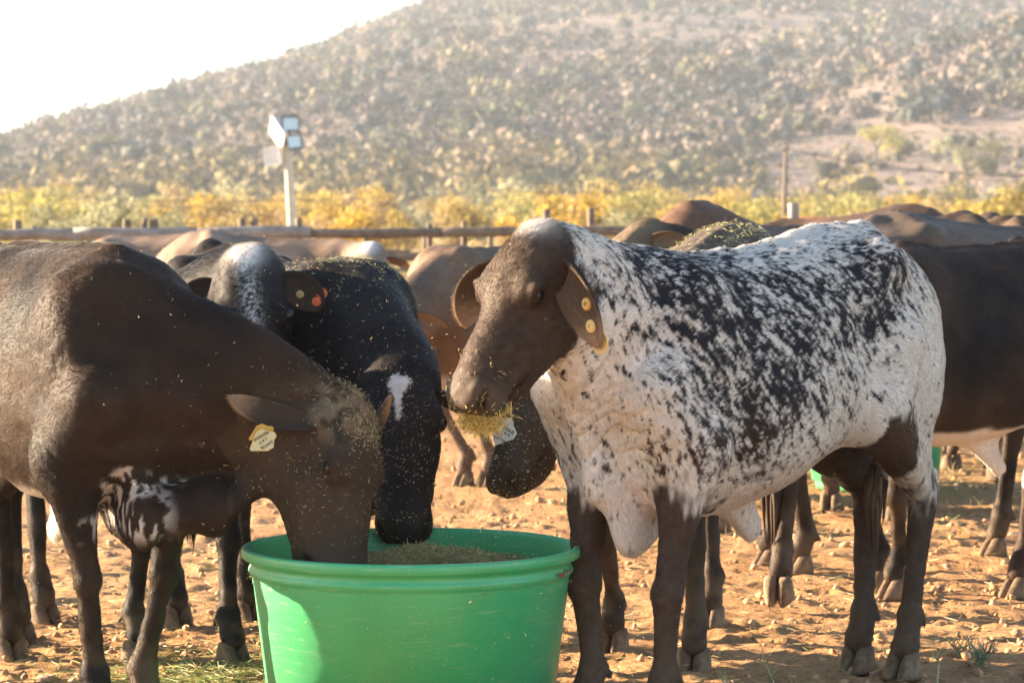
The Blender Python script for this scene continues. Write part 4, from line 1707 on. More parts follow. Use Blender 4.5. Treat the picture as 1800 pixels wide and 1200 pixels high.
def trough_mat():
    m, n, l, b = new_mat('green_plastic')
    b.inputs['Roughness'].default_value = 0.42
    b.inputs['Specular IOR Level'].default_value = 0.8
    b.inputs['Coat Weight'].default_value = 0.35
    b.inputs['Sheen Weight'].default_value = 0.05
    b.inputs['Sheen Roughness'].default_value = 0.6
    b.inputs['Sheen Tint'].default_value = (1.0, .97, .88, 1)
    b.inputs['Coat Roughness'].default_value = 0.5
    b.inputs['Subsurface Weight'].default_value = 0.0
    tc = n.new('ShaderNodeTexCoord')
    # base green with faint cloudy fading
    nz = n.new('ShaderNodeTexNoise')
    nz.inputs['Scale'].default_value = 3.5
    nz.inputs['Detail'].default_value = 6
    l.new(tc.outputs['Object'], nz.inputs['Vector'])
    r = n.new('ShaderNodeValToRGB')
    e = r.color_ramp.elements
    e[0].position, e[1].position = .3, .7
    e[0].color, e[1].color = (0.010, 0.29, 0.095, 1), (0.022, 0.37, 0.13, 1)
    l.new(nz.outputs['Fac'], r.inputs['Fac'])
    # dust and chaff sticking to it
    v = n.new('ShaderNodeTexNoise')
    v.inputs['Scale'].default_value = 190
    v.inputs['Detail'].default_value = 2
    l.new(tc.outputs['Object'], v.inputs['Vector'])
    r2 = n.new('ShaderNodeValToRGB')
    e = r2.color_ramp.elements
    e[0].position, e[1].position = .66, .72
    l.new(v.outputs['Fac'], r2.inputs['Fac'])
    mx = n.new('ShaderNodeMixRGB')
    mx.inputs[2].default_value = (.45, .42, .2, 1)
    ml = n.new('ShaderNodeMath')
    ml.operation = 'MULTIPLY'
    ml.inputs[1].default_value = .5
    l.new(r2.outputs[0], ml.inputs[0])
    l.new(ml.outputs[0], mx.inputs[0])
    l.new(r.outputs[0], mx.inputs[1])
    # scuffs
    sc = n.new('ShaderNodeMapping')
    sc.inputs['Scale'].default_value = (5, 5, 40)
    l.new(tc.outputs['Object'], sc.inputs['Vector'])
    s2 = n.new('ShaderNodeTexNoise')
    s2.inputs['Scale'].default_value = 2.2
    s2.inputs['Detail'].default_value = 8
    l.new(sc.outputs[0], s2.inputs['Vector'])
    r3 = n.new('ShaderNodeValToRGB')
    e = r3.color_ramp.elements
    e[0].position, e[1].position = .58, .75
    l.new(s2.outputs['Fac'], r3.inputs['Fac'])
    ml2 = n.new('ShaderNodeMath')
    ml2.operation = 'MULTIPLY'
    ml2.inputs[1].default_value = .55
    l.new(r3.outputs[0], ml2.inputs[0])
    mx2 = n.new('ShaderNodeMixRGB')
    mx2.inputs[2].default_value = (.22, .44, .22, 1)
    l.new(ml2.outputs[0], mx2.inputs[0])
    l.new(mx.outputs[0], mx2.inputs[1])
    l.new(mx2.outputs[0], b.inputs['Base Color'])
    rr = n.new('ShaderNodeMapRange')
    rr.inputs['To Min'].default_value = .34
    rr.inputs['To Max'].default_value = .62
    l.new(s2.outputs['Fac'], rr.inputs['Value'])
    l.new(rr.outputs[0], b.inputs['Roughness'])
    bp = n.new('ShaderNodeBump')
    bp.inputs['Strength'].default_value = .12
    bp.inputs['Distance'].default_value = .004
    l.new(nz.outputs['Fac'], bp.inputs['Height'])
    l.new(bp.outputs['Normal'], b.inputs['Normal'])
    return m


M_GREEN = trough_mat()
TX, TY, TR, TH_ = -0.287, 8.11, 0.482, 0.507
tr = empty('feed_trough', (TX, TY, 0))
tag(tr, 'large round green plastic feed trough filled with chopped hay in the foreground', 'trough')
mb = MB()
mb.lathe(trough_profile(TR, TH_), 128)
mb.build('tub', M_GREEN, tr, True)
# rust-brown smears near the rim on the right
mb = MB()
M_RUST = simple_mat('rust_smear', (0.20, 0.07, 0.03), .8)
for (az, zz, w, h_) in ((-24, TH_ - .062, .020, .010), (-26.5, TH_ - .058, .012, .006), (-20, TH_ - .056, .012, .007), (-16.5, TH_ - .055, .008, .012), (-18, TH_ - .053, .02, .004)):
    rr_ = TR * .966
    V = []
    k = 10
    for j in range(k):
        t = 2 * math.pi * j / k
        rj_ = random.uniform(.5, 1)
        a2 = R(az) + (w * rj_ * math.cos(t)) / rr_
        V.append((math.cos(a2) * (rr_ + .0055), math.sin(a2) * (rr_ + .0055), zz + h_ * rj_ * math.sin(t)))
    mb.add(V, [tuple(range(k))])
mb.build('rust_smear', M_RUST, tr)


def straw(name, P, lens, widths, cols, seed=1, flat=1.0, parent=None, curve=.25, dirs=None):
    """bent blades of hay, each two quads; P centres"""
    g = np.random.default_rng(seed)
    n = len(P)
    d = g.normal(size=(n, 3)) if dirs is None else dirs + g.normal(0, .35, (n, 3))
    d[:, 2] *= flat
    d /= np.linalg.norm(d, axis=1)[:, None]
    s = np.cross(d, g.normal(size=(n, 3)))
    s /= np.linalg.norm(s, axis=1)[:, None]
    b = np.cross(d, s)
    L = lens[:, None] / 2
    W = widths[:, None] / 2
    bend = b * L * curve * g.uniform(-1.4, 1.4, (n, 1))
    rows = [P - d * L + bend, P, P + d * L + bend]
    V = np.stack([rows[0] - s * W * .7, rows[0] + s * W * .7, rows[1] - s * W, rows[1] + s * W, rows[2] - s * W * .5, rows[2] + s * W * .5], 1).reshape(-1, 3)
    o = np.arange(n)[:, None] * 6
    F = np.concatenate([o + np.array([0, 1, 3, 2]), o + np.array([2, 3, 5, 4])])
    m = mesh_np(name, V, F, False)
    set_col(m, 'tint', np.repeat(cols, 6, 0))
    ob = link(name, m, parent, M_STRAW)
    ob['kind'] = 'stuff'
    return ob


def straw_cols(n, g, base=(0.42, 0.34, 0.15), green=.25):
    c = np.array(base) * g.uniform(.55, 1.25, (n, 1))
    gm_ = (g.random((n, 1)) < green)
    return np.where(gm_, np.array([0.26, 0.31, 0.10]) * g.uniform(.7, 1.2, (n, 1)), c)


# hay in the trough
def hay_top(x, y):
    r2 = (x - .06) ** 2 * .8 + (y - .02) ** 2
    return .425 + .065 * np.exp(-r2 / .035) + .02 * (fbm(p3(x, y) * 9, 3, 91).reshape(np.shape(x)) - .5)


rr_ = np.linspace(0, TR * .93, 30)
aa_ = np.linspace(0, 2 * math.pi, 73)[:-1]
RRm, AAm = np.meshgrid(rr_, aa_, indexing='ij')
hxm, hym = RRm * np.cos(AAm), RRm * np.sin(AAm)
hzm = hay_top(hxm, hym)
ii = np.arange(hxm.size).reshape(hxm.shape)
Fm_ = np.stack([ii[:-1], ii[1:], np.roll(ii, -1, 1)[1:], np.roll(ii, -1, 1)[:-1]], -1).reshape(-1, 4)
hy_m = mesh_np('hay', np.stack([hxm, hym, hzm - .006], -1).reshape(-1, 3), Fm_)
hay = link('hay', hy_m, None, simple_mat('hay_bed', (0.30, 0.24, 0.11), .9, .1, .5, 60, .8))
hay.location = (TX, TY, 0)
hay['kind'] = 'stuff'
tag(hay, 'heap of chopped hay inside the green feed trough', 'hay', kind='stuff')
nh = 26000
g = np.random.default_rng(5)
r_ = TR * .92 * np.sqrt(g.random(nh))
a_ = g.random(nh) * 2 * math.pi
hxs, hys = r_ * np.cos(a_), r_ * np.sin(a_)
P = np.stack([hxs, hys, hay_top(hxs, hys) + g.uniform(-.004, .012, nh)], 1)
straw('hay_stalks', P, g.uniform(.012, .055, nh), g.uniform(.0012, .003, nh), straw_cols(nh, g), 6, .45, hay)

# straw on the yard ground
def ground_straw(n, cx, cy, sx, sy, name, label, seed, green=.2, up=.12, base=(0.45, 0.36, 0.17), L=(.02, .09)):
    g = np.random.default_rng(seed)
    x = g.normal(cx, sx, n)
    y = g.normal(cy, sy, n)
    k = ~in_trough(x, y) & (y > 6.8)
    x, y = x[k], y[k]
    n = len(x)
    P = np.stack([x, y, ground_z(x, y) + g.uniform(.003, .02, n)], 1)
    o = straw(name, P, g.uniform(L[0], L[1], n), g.uniform(.0015, .0035, n), straw_cols(n, g, base, green), seed, up)
    tag(o, label, 'straw', kind='stuff')


ground_straw(7000, -.85, 8.75, .24, .30, 'spilled_hay', 'greenish hay spilled on the ground at the left foot of the trough', 21, .6)
ground_straw(3500, -1.0, 9.6, .8, 1.6, 'straw_litter', 'dry straw litter trodden into the soil on the left', 22, .1)
ground_straw(3500, 1.0, 10.8, 1.1, 2.0, 'straw_litter', 'dry straw litter trodden into the soil on the right', 23, .1, base=(.40, .27, .14))
ground_straw(5000, 2.0, 16.0, 1.6, 1.3, 'dry_turf', 'short dry turf and straw around the far green trough', 24, .25, .8, L=(.04, .12))

# second trough, far behind
t2 = empty('feed_trough', (at(1538, 860, 15.35)[0], 15.35, 0), 0.6)
t2.scale = (.84, .84, 1)
tag(t2, 'second round green feed trough far behind, seen under the belly of the speckled cow', 'trough')
mb = MB()
mb.lathe(trough_profile(TR, TH_), 72)
mb.build('tub', M_GREEN, t2, True)
g = np.random.default_rng(8)
o = straw('hay', np.stack([g.normal(0, .2, 2500), g.normal(0, .2, 2500), .42 + g.uniform(-.01, .02, 2500)], 1), g.uniform(.03, .08, 2500),
          g.uniform(.003, .006, 2500), straw_cols(2500, g), 9, .4, None)
o.location = t2.location
tag(o, 'hay lying inside the far green feed trough', 'hay', kind='stuff')


def weed(px, py, h_, label, leaves=9, col=(0.38, 0.36, 0.2), stems=1, seed=0, spread=.1):
    d = 7100 / (py - 395)
    p = at(px, py, d)
    g = random.Random(seed)
    e = empty('weed', (p[0], d, 0))
    tag(e, label, 'plant', 'weeds in the foreground soil')
    M = simple_mat('weed_stem', col, .8, .2, .2, 30)
    for s in range(stems):
        mb = MB()
        tx, ty = g.uniform(-spread, spread), g.uniform(-spread, spread)
        pts = [(0, 0, 0), (tx * .3 + g.uniform(-.006, .006), ty * .3, h_ * .35), (tx * .7 + g.uniform(-.006, .006), ty * .7, h_ * .7), (tx, ty, h_ * g.uniform(.8, 1))]
        mb.tube(pts, [.0038, .0032, .0025, .001], 6)
        for k in range(leaves // stems if stems > 1 else 3):
            t = g.uniform(.2, .95)
            a = g.uniform(0, 6.28)
            b_ = Vector(pts[1]).lerp(Vector(pts[3]), t)
            mb.tube([b_, b_ + Vector((math.cos(a) * .02, math.sin(a) * .02, .022)), b_ + Vector((math.cos(a) * .032, math.sin(a) * .032, .05))], [.0018, .0014, .0006], 4)
        mb.build('stem', M, e, True)
        for k in range(leaves // stems):
            t = g.uniform(.05, .9)
            a = g.uniform(0, 6.28)
            ln = g.uniform(.018, .042)
            b_ = Vector((0, 0, 0)).lerp(Vector(pts[3]), t)
            u = Vector((math.cos(a), math.sin(a), g.uniform(-.1, .7))).normalized()
            w = u.cross(Vector((0, 0, 1))).normalized() * ln * .22
            lm = MB()
            q = b_ + u * ln * .5 + Vector((0, 0, .004))
            lm.add([b_, q - w, q + w, b_ + u * ln], [(0, 1, 3), (0, 3, 2)])
            lm.build('leaf', M, e)


weed(1370, 1228, .085 * 1.6, 'dry pale weed with leafy base at the bottom below the belly of the speckled cow', 12, seed=3)
weed(1420, 1235, .075, 'short dry weed just right of the leafy pale weed at the bottom', 4, seed=4)
weed(1645, 1230, .155, 'tall thin dry weed at the bottom right beside the near hind hoof', 6, seed=5, spread=.03)
weed(1250, 1235, .075, 'small dry weed right of the foreleg of the speckled cow', 4, seed=6)
weed(1720, 1175, .06, 'low grey green weed tuft at the bottom right corner', 40, (0.28, 0.29, 0.18), 10, 7, .05)
weed(1690, 1155, .045, 'tiny grey green weed tuft left of the low corner tuft', 20, (0.28, 0.29, 0.18), 6, 8, .04)
mb = MB()
mb.tube([(0, 0, .01), (.06, .01, .022), (.13, -.02, .012), (.2, .0, .015)], [.006, .007, .005, .003], 7)
o = mb.build('twig', M_BARK, None, True)
o.location = (at(1455, 1020, 11.3)[0], 11.3, 0)
tag(o, 'bare dry twig lying on the soil left of the hind legs of the speckled cow', 'twig')

# ================================================================== CATTLE
EAR_BRN = ear_cols((0.045, 0.03, 0.022), (0.14, 0.09, 0.055), (0.32, 0.20, 0.12))  # last colour paints the tip as sunlit tan
EAR_BLK = ear_cols((0.018, 0.015, 0.014), (0.05, 0.032, 0.022))

# 1 --- speckled cow in the foreground, head up, chewing hay
hd1 = (-.637, -.77)
c1 = cow('black and white speckled cow with brown head chewing hay in the right foreground', (.646, 8.42), hd1, scale=1.04, kz=.385,
         poll=at(940, 408, 7.65), nose=at(797, 650, 7.50), dorsal=(-.55, -.45, .45), coat=speckled_coat, head_scale=.955, head_w=1.15,
         feet=dict(fr=(.215, 8.06), fl=(.41, 7.90), hl=(1.235, 8.965), hr=(1.105, 9.085)), h=0.012, hf=0.006, hair=330000,
         torso={1: ([-.9, -.55, -.2, .2, .45, .7], [.0, .0, -.01, -.02, -.045, -.045]), 2: ([-.6, -.1, .3, .7], [0.0, -.01, -.03, -.03]), 3: ([.2, .4, .7], [0, -.02, -.03])},
         neck_r=(.25, .18, .12), neck_mid=(.0, .0, -.06), navel=.10,
         dewpts=[(.64, 0, .88, .055), (.57, 0, .70, .06), (.50, .03, .535, .045), (.36, 0, .60, .06)],
         tailpts=[(-0.90, 0, 1.20), (-0.945, 0.0, 1.08), (-0.92, 0, .88), (-.82, -.01, .72), (-.77, 0, .60)],
         folds=[((.62, .08, .78), .20, (1, .0, .45), .045, .010), ((.75, .1, 1.0), .2, (.9, 0, .3), .06, .006), ((.40, .2, .78), .12, (1, 0, .6), .04, .006)],
         ear=dict(L=.27, W=.125, droop=1.3, col=EAR_BRN, hair=5000, curl=.5,
                  l=dict(dirw=(.52, -.50, -.68), facew=(-.72, -.66, -.05), W=.13, L=.235, curl=.65),
                  r=dict(dirw=(-.78, .40, -.12), facew=(-.25, -.65, -.7), droop=2.2, L=.24)), hair_len=.012, sh_z=1.17)

# 2 --- dark brown cow at the left, head down in the trough
w2 = lambda P, hp: (sstep(.70, .60, P[:, 2] + .12 * (fbm(P * 7, 3, 61) - .5)) * (P[:, 0] < .30) * (P[:, 0] > -.5) * sstep(.40, .48, P[:, 2]) * (np.abs(P[:, 1]) < .27)
                    + .95 * sstep(.50, .56, vnoise(aniso(P, (0.1, 0, 1), 20, 75), 62)) * sstep(.46, .56, fbm(P * 6, 2, 64)) * .85 * np.exp(-((P[:, 0] - .58) / .24) ** 2) * sstep(.84, .72, P[:, 2]) * (np.abs(P[:, 1]) < .16) * sstep(.52, .58, P[:, 2])
                    * (1 - inhead(hp)) * sstep(.36, .42, P[:, 0]))
d2 = lambda P, hp: (inhead(hp) * .75 * sstep(.16, .02, hp[:, 0]) * sstep(-.10, .0, hp[:, 2]) * sstep(.3, .6, fbm(P * 30, 3, 63))
                    + .10 * inhead(hp))
c2 = cow('dark brown cow on the left with its head down eating from the trough', (-1.31, 8.39), (.5, -.866),
         poll=at(622, 708, 8.00), nose=at(655, 1008, 7.87), dorsal=(1, -.45, .08), coat=dark_coat(white=w2, dust=d2, seed=2, bal=.35), head_scale=1.08, head_w=1.24,
         feet=dict(fr=(-1.165, 7.98), fl=(-1.04, 8.07), hl=(-1.64, 9.3)), kz=.43, h=0.0135, hf=0.007, hair=240000,
         torso={1: ([-.9, -.5, -.3, -.05, .2, .45, .7], [.0, -.01, .02, .045, .05, .035, .0]), 2: ([-.6, .0, .5], [0, .01, .06]), 3: ([-.9, .7], [-.02, -.02])},
         neck_r=(.25, .20, .125), neck_mid=(.02, 0, .0), dewlap=.05, navel=.09, neck_flat=.5,
         folds=[((.70, -.05, .72), .22, (1, 0, .25), .055, .012), ((.40, -.2, .80), .15, (1, 0, .5), .04, .006)],
         ear=dict(L=.26, W=.105, droop=-.7, col=ear_cols((0.035, 0.027, 0.023), (0.075, 0.05, 0.035), (0.34, 0.21, 0.12)), hair=3500, curl=.42,  # tan tip colour stands in for sun on the ear
                  r=dict(dirw=(-.90, -.22, .02), facew=(-.15, -.75, .65)), l=dict(dirw=(.4, .9, .1), facew=(.7, -.5, -.3))), hair_len=.011)

# 3 --- black cow with a star, facing the camera above the trough
w3 = lambda P, hp: sstep(.35, .55, w3s(P, hp) + .5 * (vnoise(P * 190, 8) - .5)) * .9
w3s = lambda P, hp: inhead(hp) * sstep(-.06, -.01, hp[:, 2]) * np.clip(
    1.1 * np.exp(-((hp[:, 0] - .085) / .032) ** 2 - (hp[:, 1] / .033) ** 2) + .75 * np.exp(-((hp[:, 0] - .15) / .06) ** 2 - ((hp[:, 1] + .004) / .013) ** 2), 0, 1) * (.75 + .4 * vnoise(P * 150, 5))
c3 = cow('black cow with a small white star on its forehead facing the camera over the trough', (-.735, 9.56), (.5, -.866),
         poll=at(700, 640, 8.72), nose=at(709, 900, 8.42), dorsal=(.02, -1, .25), coat=dark_coat(base=np.array([.022, .019, .018]), white=w3, seed=3, bal=.8), head_scale=1.10, brow=.090,
         h=0.0155, hf=0.008, hair=170000, neck_r=(.25, .19, .14), neck_mid=(-.04, 0, .06), dewlap=.08, neck_flat=.7,
         torso={1: ([-.9, -.3, .2, .45, .7], [-.03, -.02, -.02, -.03, -.03]), 3: ([-.9, -.4, .7], [0, -.025, -.035])},
         ear=dict(L=.20, W=.095, droop=.35, col=EAR_BLK, hair=1500, curl=.45,
                  l=dict(dirw=(.92, -.12, -.25), facew=(.1, -.6, -.8)), r=dict(dirw=(-.8, .5, -.1), facew=(-.1, -.6, -.8))), hair_len=.010)

# 4 --- black cow with white poll between the first two
w4 = lambda P, hp: inhead(hp) * sstep(-.10, -.03, hp[:, 2]) * np.clip(
    1.4 * np.exp(-((hp[:, 0] + .02) / .05) ** 2 - (hp[:, 1] / .05) ** 2)
    + .8 * np.exp(-(hp[:, 1] / .028) ** 2) * sstep(.5, .2, hp[:, 0]) * sstep(.30, .75, vnoise(P * 170, 6)), 0, 1)
c4 = cow('black cow with white poll and frosted blaze looking over the back of the brown cow', (-1.37, 9.62), (.66, -.75),
         poll=at(433, 456, 8.98), nose=at(462, 735, 8.74), dorsal=(.05, -1, .22), coat=dark_coat(base=np.array([.026, .024, .026]), white=w4, seed=4, bal=.7), head_scale=1.12, head_w=1.05, brow=.092,
         scale=.97, feet=dict(fr=(-1.22, 9.27), fl=(-.905, 9.2), hr=(-1.67, 9.65), hl=(-1.665, 10.13)),
         h=0.0155, hf=0.008, hair=90000, neck_r=(.22, .18, .13), neck_mid=(0, 0, 0), dewlap=.08,
         folds=[((.75, .1, 1.0), .2, (1, .6, .1), .05, .01)],
         torso={1: ([-.9, .7], [-.06, -.06])},
         ear=dict(L=.17, W=.13, droop=.9, col=EAR_BLK, hair=1200, curl=.35,
                  l=dict(dirw=(.90, -.1, -.22), facew=(.15, -.95, .1)), r=dict(dirw=(-.9, .3, -.2), facew=(-.1, -.9, .2))), hair_len=.010)

# 5 --- brown cow, dust haze put into its lightened coat, standing behind the gap
c5 = cow('dusty brown cow standing in the lit gap behind the black star cow', (-.10, 15.9), (-.62, -.78),
         poll=at(700, 520, 15.0), nose=at(640, 610, 14.75), dorsal=(-.5, -.6, .5),
         coat=dark_coat(base=np.array([.18, .12, .08]), base2=np.array([.12, .08, .055]), seed=5,
                        white=lambda P, hp: sstep(.62, .56, P[:, 2]) * sstep(.4, .5, P[:, 0]) * (P[:, 2] > .5)), h=0.02, hf=0.015, hair=30000, hair_len=.02, dewlap=.10,
         feet=dict(fl=(-.13, 15.5), fr=(-.26, 15.55)),
         torso={1: ([-.9, .7], [-.02, -.02])},
         ear=dict(L=.22, W=.11, droop=1.0, col=ear_cols((0.09, 0.06, 0.04), (0.2, 0.13, 0.08)), ), group='cattle at the back of the yard')

# 6 --- dark cow behind the speckled one, muzzle showing under its neck
c6 = cow('dark brown cow behind the speckled cow, its muzzle showing under the white neck', (.60, 9.66), (-.36, -.93),
         poll=at(955, 560, 8.95), nose=at(860, 790, 8.78), dorsal=(-.9, -.35, .2), coat=dark_coat(base=np.array([.06, .04, .03]), base2=np.array([.03, .022, .018]), seed=6, bal=.5,
         dust=lambda P, hp: .12 * inhead(hp) + .5 * sstep(1.24, 1.34, P[:, 2]) * fbm(P * 40, 2, 66)), head_scale=1.13,  # first term lightens the shaded head in its colour; second dusts the back
         feet=dict(fl=(.58, 9.05), fr=(.336, 9.5), hl=(.99, 10.5), hr=(.70, 10.07)), lift=dict(hl=.05),
         h=0.0155, hf=0.008, hair=90000, neck_r=(.24, .18, .13),
         torso={1: ([-.9, -.3, .2, .7], [.06, .05, .0, -.02])},
         ear=dict(L=.22, W=.10, droop=.8, col=EAR_BRN,
                  r=dict(dirw=(-.62, .55, -.75), facew=(-.3, -.8, -.1)), l=dict(dirw=(.6, -.2, -.2), facew=(0, -1, 0))), hair_len=.010)

# 7 --- tan-faced cow looking over the neck of the speckled one
c7 = cow('tan faced cow with its head turned left above the back of the speckled cow', (1.52, 11.9), (-.93, -.36),
         poll=at(1128, 398, 11.5), nose=at(1000, 505, 11.3), dorsal=(-.7, -.1, .7),
         coat=dark_coat(base=np.array([.055, .036, .024]), seed=7, dust=lambda P, hp: inhead(hp) * .55 * sstep(-.12, .02, hp[:, 2])), h=0.015, hf=0.008, hair=60000,
         torso={1: ([-.9, .7], [-.05, -.05])}, hair_len=.012,
         ear=dict(L=.20, W=.09, droop=.5, col=EAR_BRN, l=dict(dirw=(.8, -.3, .05), facew=(-.3, -.8, 0))), ears=('l',))

# 8 --- brown cow seen from behind with a high hip
c8 = cow('reddish brown cow with a sharply peaked rump just behind the speckled cow back', (1.22, 13.95), (.55, .83),
         poll=(2.0, 15.0, 1.25), nose=(2.1, 15.3, .85), dorsal=(.5, .8, .2), coat=dark_coat(base=np.array([.12, .068, .045]), base2=np.array([.07, .045, .03]), seed=8), scale=1.06, h=0.022, hf=0.022, hair=30000,
         torso={1: ([-.9, -.65, -.45, -.1, .7], [.05, .10, .05, .02, .0])}, eyes=False, ear=None, hair_len=.014, bony=1)

# 9 --- big dark cow on the right
w9 = lambda P, hp: sstep(.655, .63, P[:, 2] + .06 * (fbm(P * 9, 3, 67) - .5)) * (P[:, 0] < .35) * (P[:, 0] > -.55) * (P[:, 2] > .42) * (np.abs(P[:, 1]) < .26)
c9 = cow('large dark brown cow with white belly cut off by the right edge of the photo', (1.80, 10.98), (-.88, -.47),
         poll=(.95, 10.35, .92), nose=(.80, 10.15, .62), dorsal=(-.8, -.5, .1), coat=dark_coat(base=np.array([.045, .028, .02]), white=w9, seed=9, bal=.3),
         feet=dict(fl=(1.46, 10.85), fr=(1.42, 11.1), hl=(1.935, 10.9), hr=(2.55, 11.4)), h=0.018, hf=0.014, hair=80000,
         torso={1: ([-.9, .7], [.03, .03])}, navel=.12, neck_r=(.22, .17, .13),
         ear=dict(L=.2, W=.1, droop=.8, col=EAR_BRN), hair_len=.012)

# far cattle -------------------------------------------------------------
def far_cow(label, o_, hd_, pl, ns_, ds, base, seed, white=None, scale=1.0, ear=True, h=0.036, tors=None, group='cattle at the back of the yard'):
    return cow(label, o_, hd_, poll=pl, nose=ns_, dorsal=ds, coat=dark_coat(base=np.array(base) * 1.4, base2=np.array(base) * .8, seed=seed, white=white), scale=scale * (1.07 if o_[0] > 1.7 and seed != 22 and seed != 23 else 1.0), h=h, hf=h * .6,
               ear=dict(L=.2, W=.1, droop=.9, col=EAR_BRN) if ear else None, torso=tors, group=group, ribs=0, bony=1)


HAZED_BRN = (.20, .14, .10)  # brown lightened to put the yard's dust haze into the coat
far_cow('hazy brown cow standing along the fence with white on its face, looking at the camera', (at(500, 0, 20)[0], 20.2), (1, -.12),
        at(652, 432, 19.8), at(640, 505, 19.4), (-.1, -.9, .5), HAZED_BRN, 20,
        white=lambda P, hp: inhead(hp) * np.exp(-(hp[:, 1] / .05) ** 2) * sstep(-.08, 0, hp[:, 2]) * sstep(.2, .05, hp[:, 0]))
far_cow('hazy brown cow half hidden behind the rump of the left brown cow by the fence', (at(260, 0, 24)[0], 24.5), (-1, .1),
        (at(80, 0, 24)[0], 24.4, 1.1), (at(50, 0, 24)[0], 24.3, .65), (-.9, 0, .3), HAZED_BRN, 21, ear=False)
far_cow('brown cow standing behind the far green trough with pale hooves', (at(1725, 0, 16)[0] + .05, 16.3), (.35, -.94),
        (at(1760, 0, 15)[0], 15.35, .95), (at(1765, 0, 15)[0], 15.15, .55), (.2, -.9, .2), (.05, .035, .027), 22)
far_cow('dark cow feeding at the left side of the far green trough', (at(1440, 0, 14.6)[0], 14.75), (.9, .42),
        (at(1560, 0, 15)[0], 15.3, .98), (at(1580, 0, 15)[0], 15.35, .58), (.9, .3, .2), (.04, .03, .025), 23,
        tors={1: ([-.9, .7], [-.06, -.06])})
far_cow('brown cow with raised neck whose back shows right above the speckled cow rump', (at(1480, 0, 18)[0], 18.4), (-.75, .66),
        (at(1400, 0, 18.7)[0], 18.9, 1.25), (at(1385, 0, 19)[0], 19.1, .85), (-.5, .7, .3), (.07, .045, .032), 24, scale=1.02, tors={1: ([-.9, -.6, -.4, .7], [.0, .06, .04, .0])})
far_cow('brown cow behind the herd with only the top of its back visible between two others', (at(1420, 0, 22)[0], 22.3), (-.95, .2),
        (at(1330, 0, 22)[0], 22.3, 1.25), (at(1310, 0, 22)[0], 22.2, .85), (-.9, 0, .3), (.08, .052, .037), 25)
far_cow('brown cow with lowered neck right of the peaked back in the crowd', (at(1600, 0, 17)[0], 17.3), (-.45, .89),
        at(1585, 402, 18.2), at(1570, 455, 18.4), (-.1, .9, .5), (.06, .042, .03), 26, scale=1.01)
far_cow('brown cow seen from behind with its rounded head raised above the crowd on the right', (at(1760, 0, 17)[0], 17.6), (-.1, 1),
        at(1735, 380, 18.3), at(1728, 440, 18.75), (-.1, 1, .6), (.075, .05, .035), 27, scale=1.0, tors={1: ([-.9, .7], [-.03, -.03])})
far_cow('grey brown cow at the right edge with its back above the large dark cow', (at(1770, 0, 14)[0], 14.0), (.9, .3),
        (at(1890, 0, 14)[0], 14.2, 1.45), (at(1900, 0, 14)[0], 14.0, 1.0), (.5, -.8, .2), (.09, .068, .055), 28)
far_cow('brown cow standing far back along the red rail on the right', (at(1640, 0, 25)[0], 25.5), (-1, .05),
        (at(1510, 0, 25)[0], 25.5, 1.36), (at(1490, 0, 25)[0], 25.4, .95), (-.8, 0, .4), (.09, .06, .042), 29)
far_cow('brown cow at the far right of the red rail', (at(1830, 0, 24)[0], 24.5), (.95, .1),
        (at(1960, 0, 24)[0], 24.5, 1.3), (at(1975, 0, 24)[0], 24.4, .9), (.9, 0, .3), (.085, .055, .04), 30)
far_cow('dark brown cow behind the peaked rump cow with its back low', (at(1370, 0, 16)[0], 16.4), (.8, .5),
        (at(1500, 0, 16.6)[0], 16.8, 1.2), (at(1515, 0, 16.6)[0], 16.8, .8), (.7, .4, .3), (.07, .045, .035), 31, scale=.98)

# ------------------------------------------------------------------ ear tags and buttons
M_TAGY = simple_mat('yellow_tag', (0.66, 0.33, 0.04), .45, .4, .15, 40)
M_TAGC = simple_mat('cream_tag', (0.66, 0.52, 0.25), .5, .4, .15, 40)
M_TAGB = simple_mat('pale_blue_tag', (0.50, 0.55, 0.55), .5, .4, .15, 40)
M_TAGO = simple_mat('orange_tag', (0.72, 0.13, 0.03), .45, .4, .15, 60)
M_TAGW = simple_mat('pale_yellow_tag', (0.72, 0.50, 0.20), .45, .4, .1, 40)
M_INK = simple_mat('black_ink', (0.015, 0.015, 0.02), .6)
M_BRASS = simple_mat('brass_stud', (0.40, 0.26, 0.08), .4, .5)


def button(ear_o, q, n, r, mat, name='ear_button'):
    n = Vector(n).normalized()
    mb = MB()
    c = Vector(q)
    mb.tube([c - n * .006, c + n * .006, c + n * .008], [r, r, r * .85], 22)
    mb.cur = 1
    mb.tube([c + n * .008, c + n * .0095], [r * .78, r * .74], 22)
    mb.cur = 0
    mb.tube([c + n * .0095, c + n * .012], [r * .42, r * .34], 16)
    mb.cur = 2
    mb.tube([c + n * .012, c + n * .0128], [r * .12, r * .12], 8)
    mb.build(name, [mat, M_TAGC if mat is M_TAGY else mat, M_INK], ear_o, False)


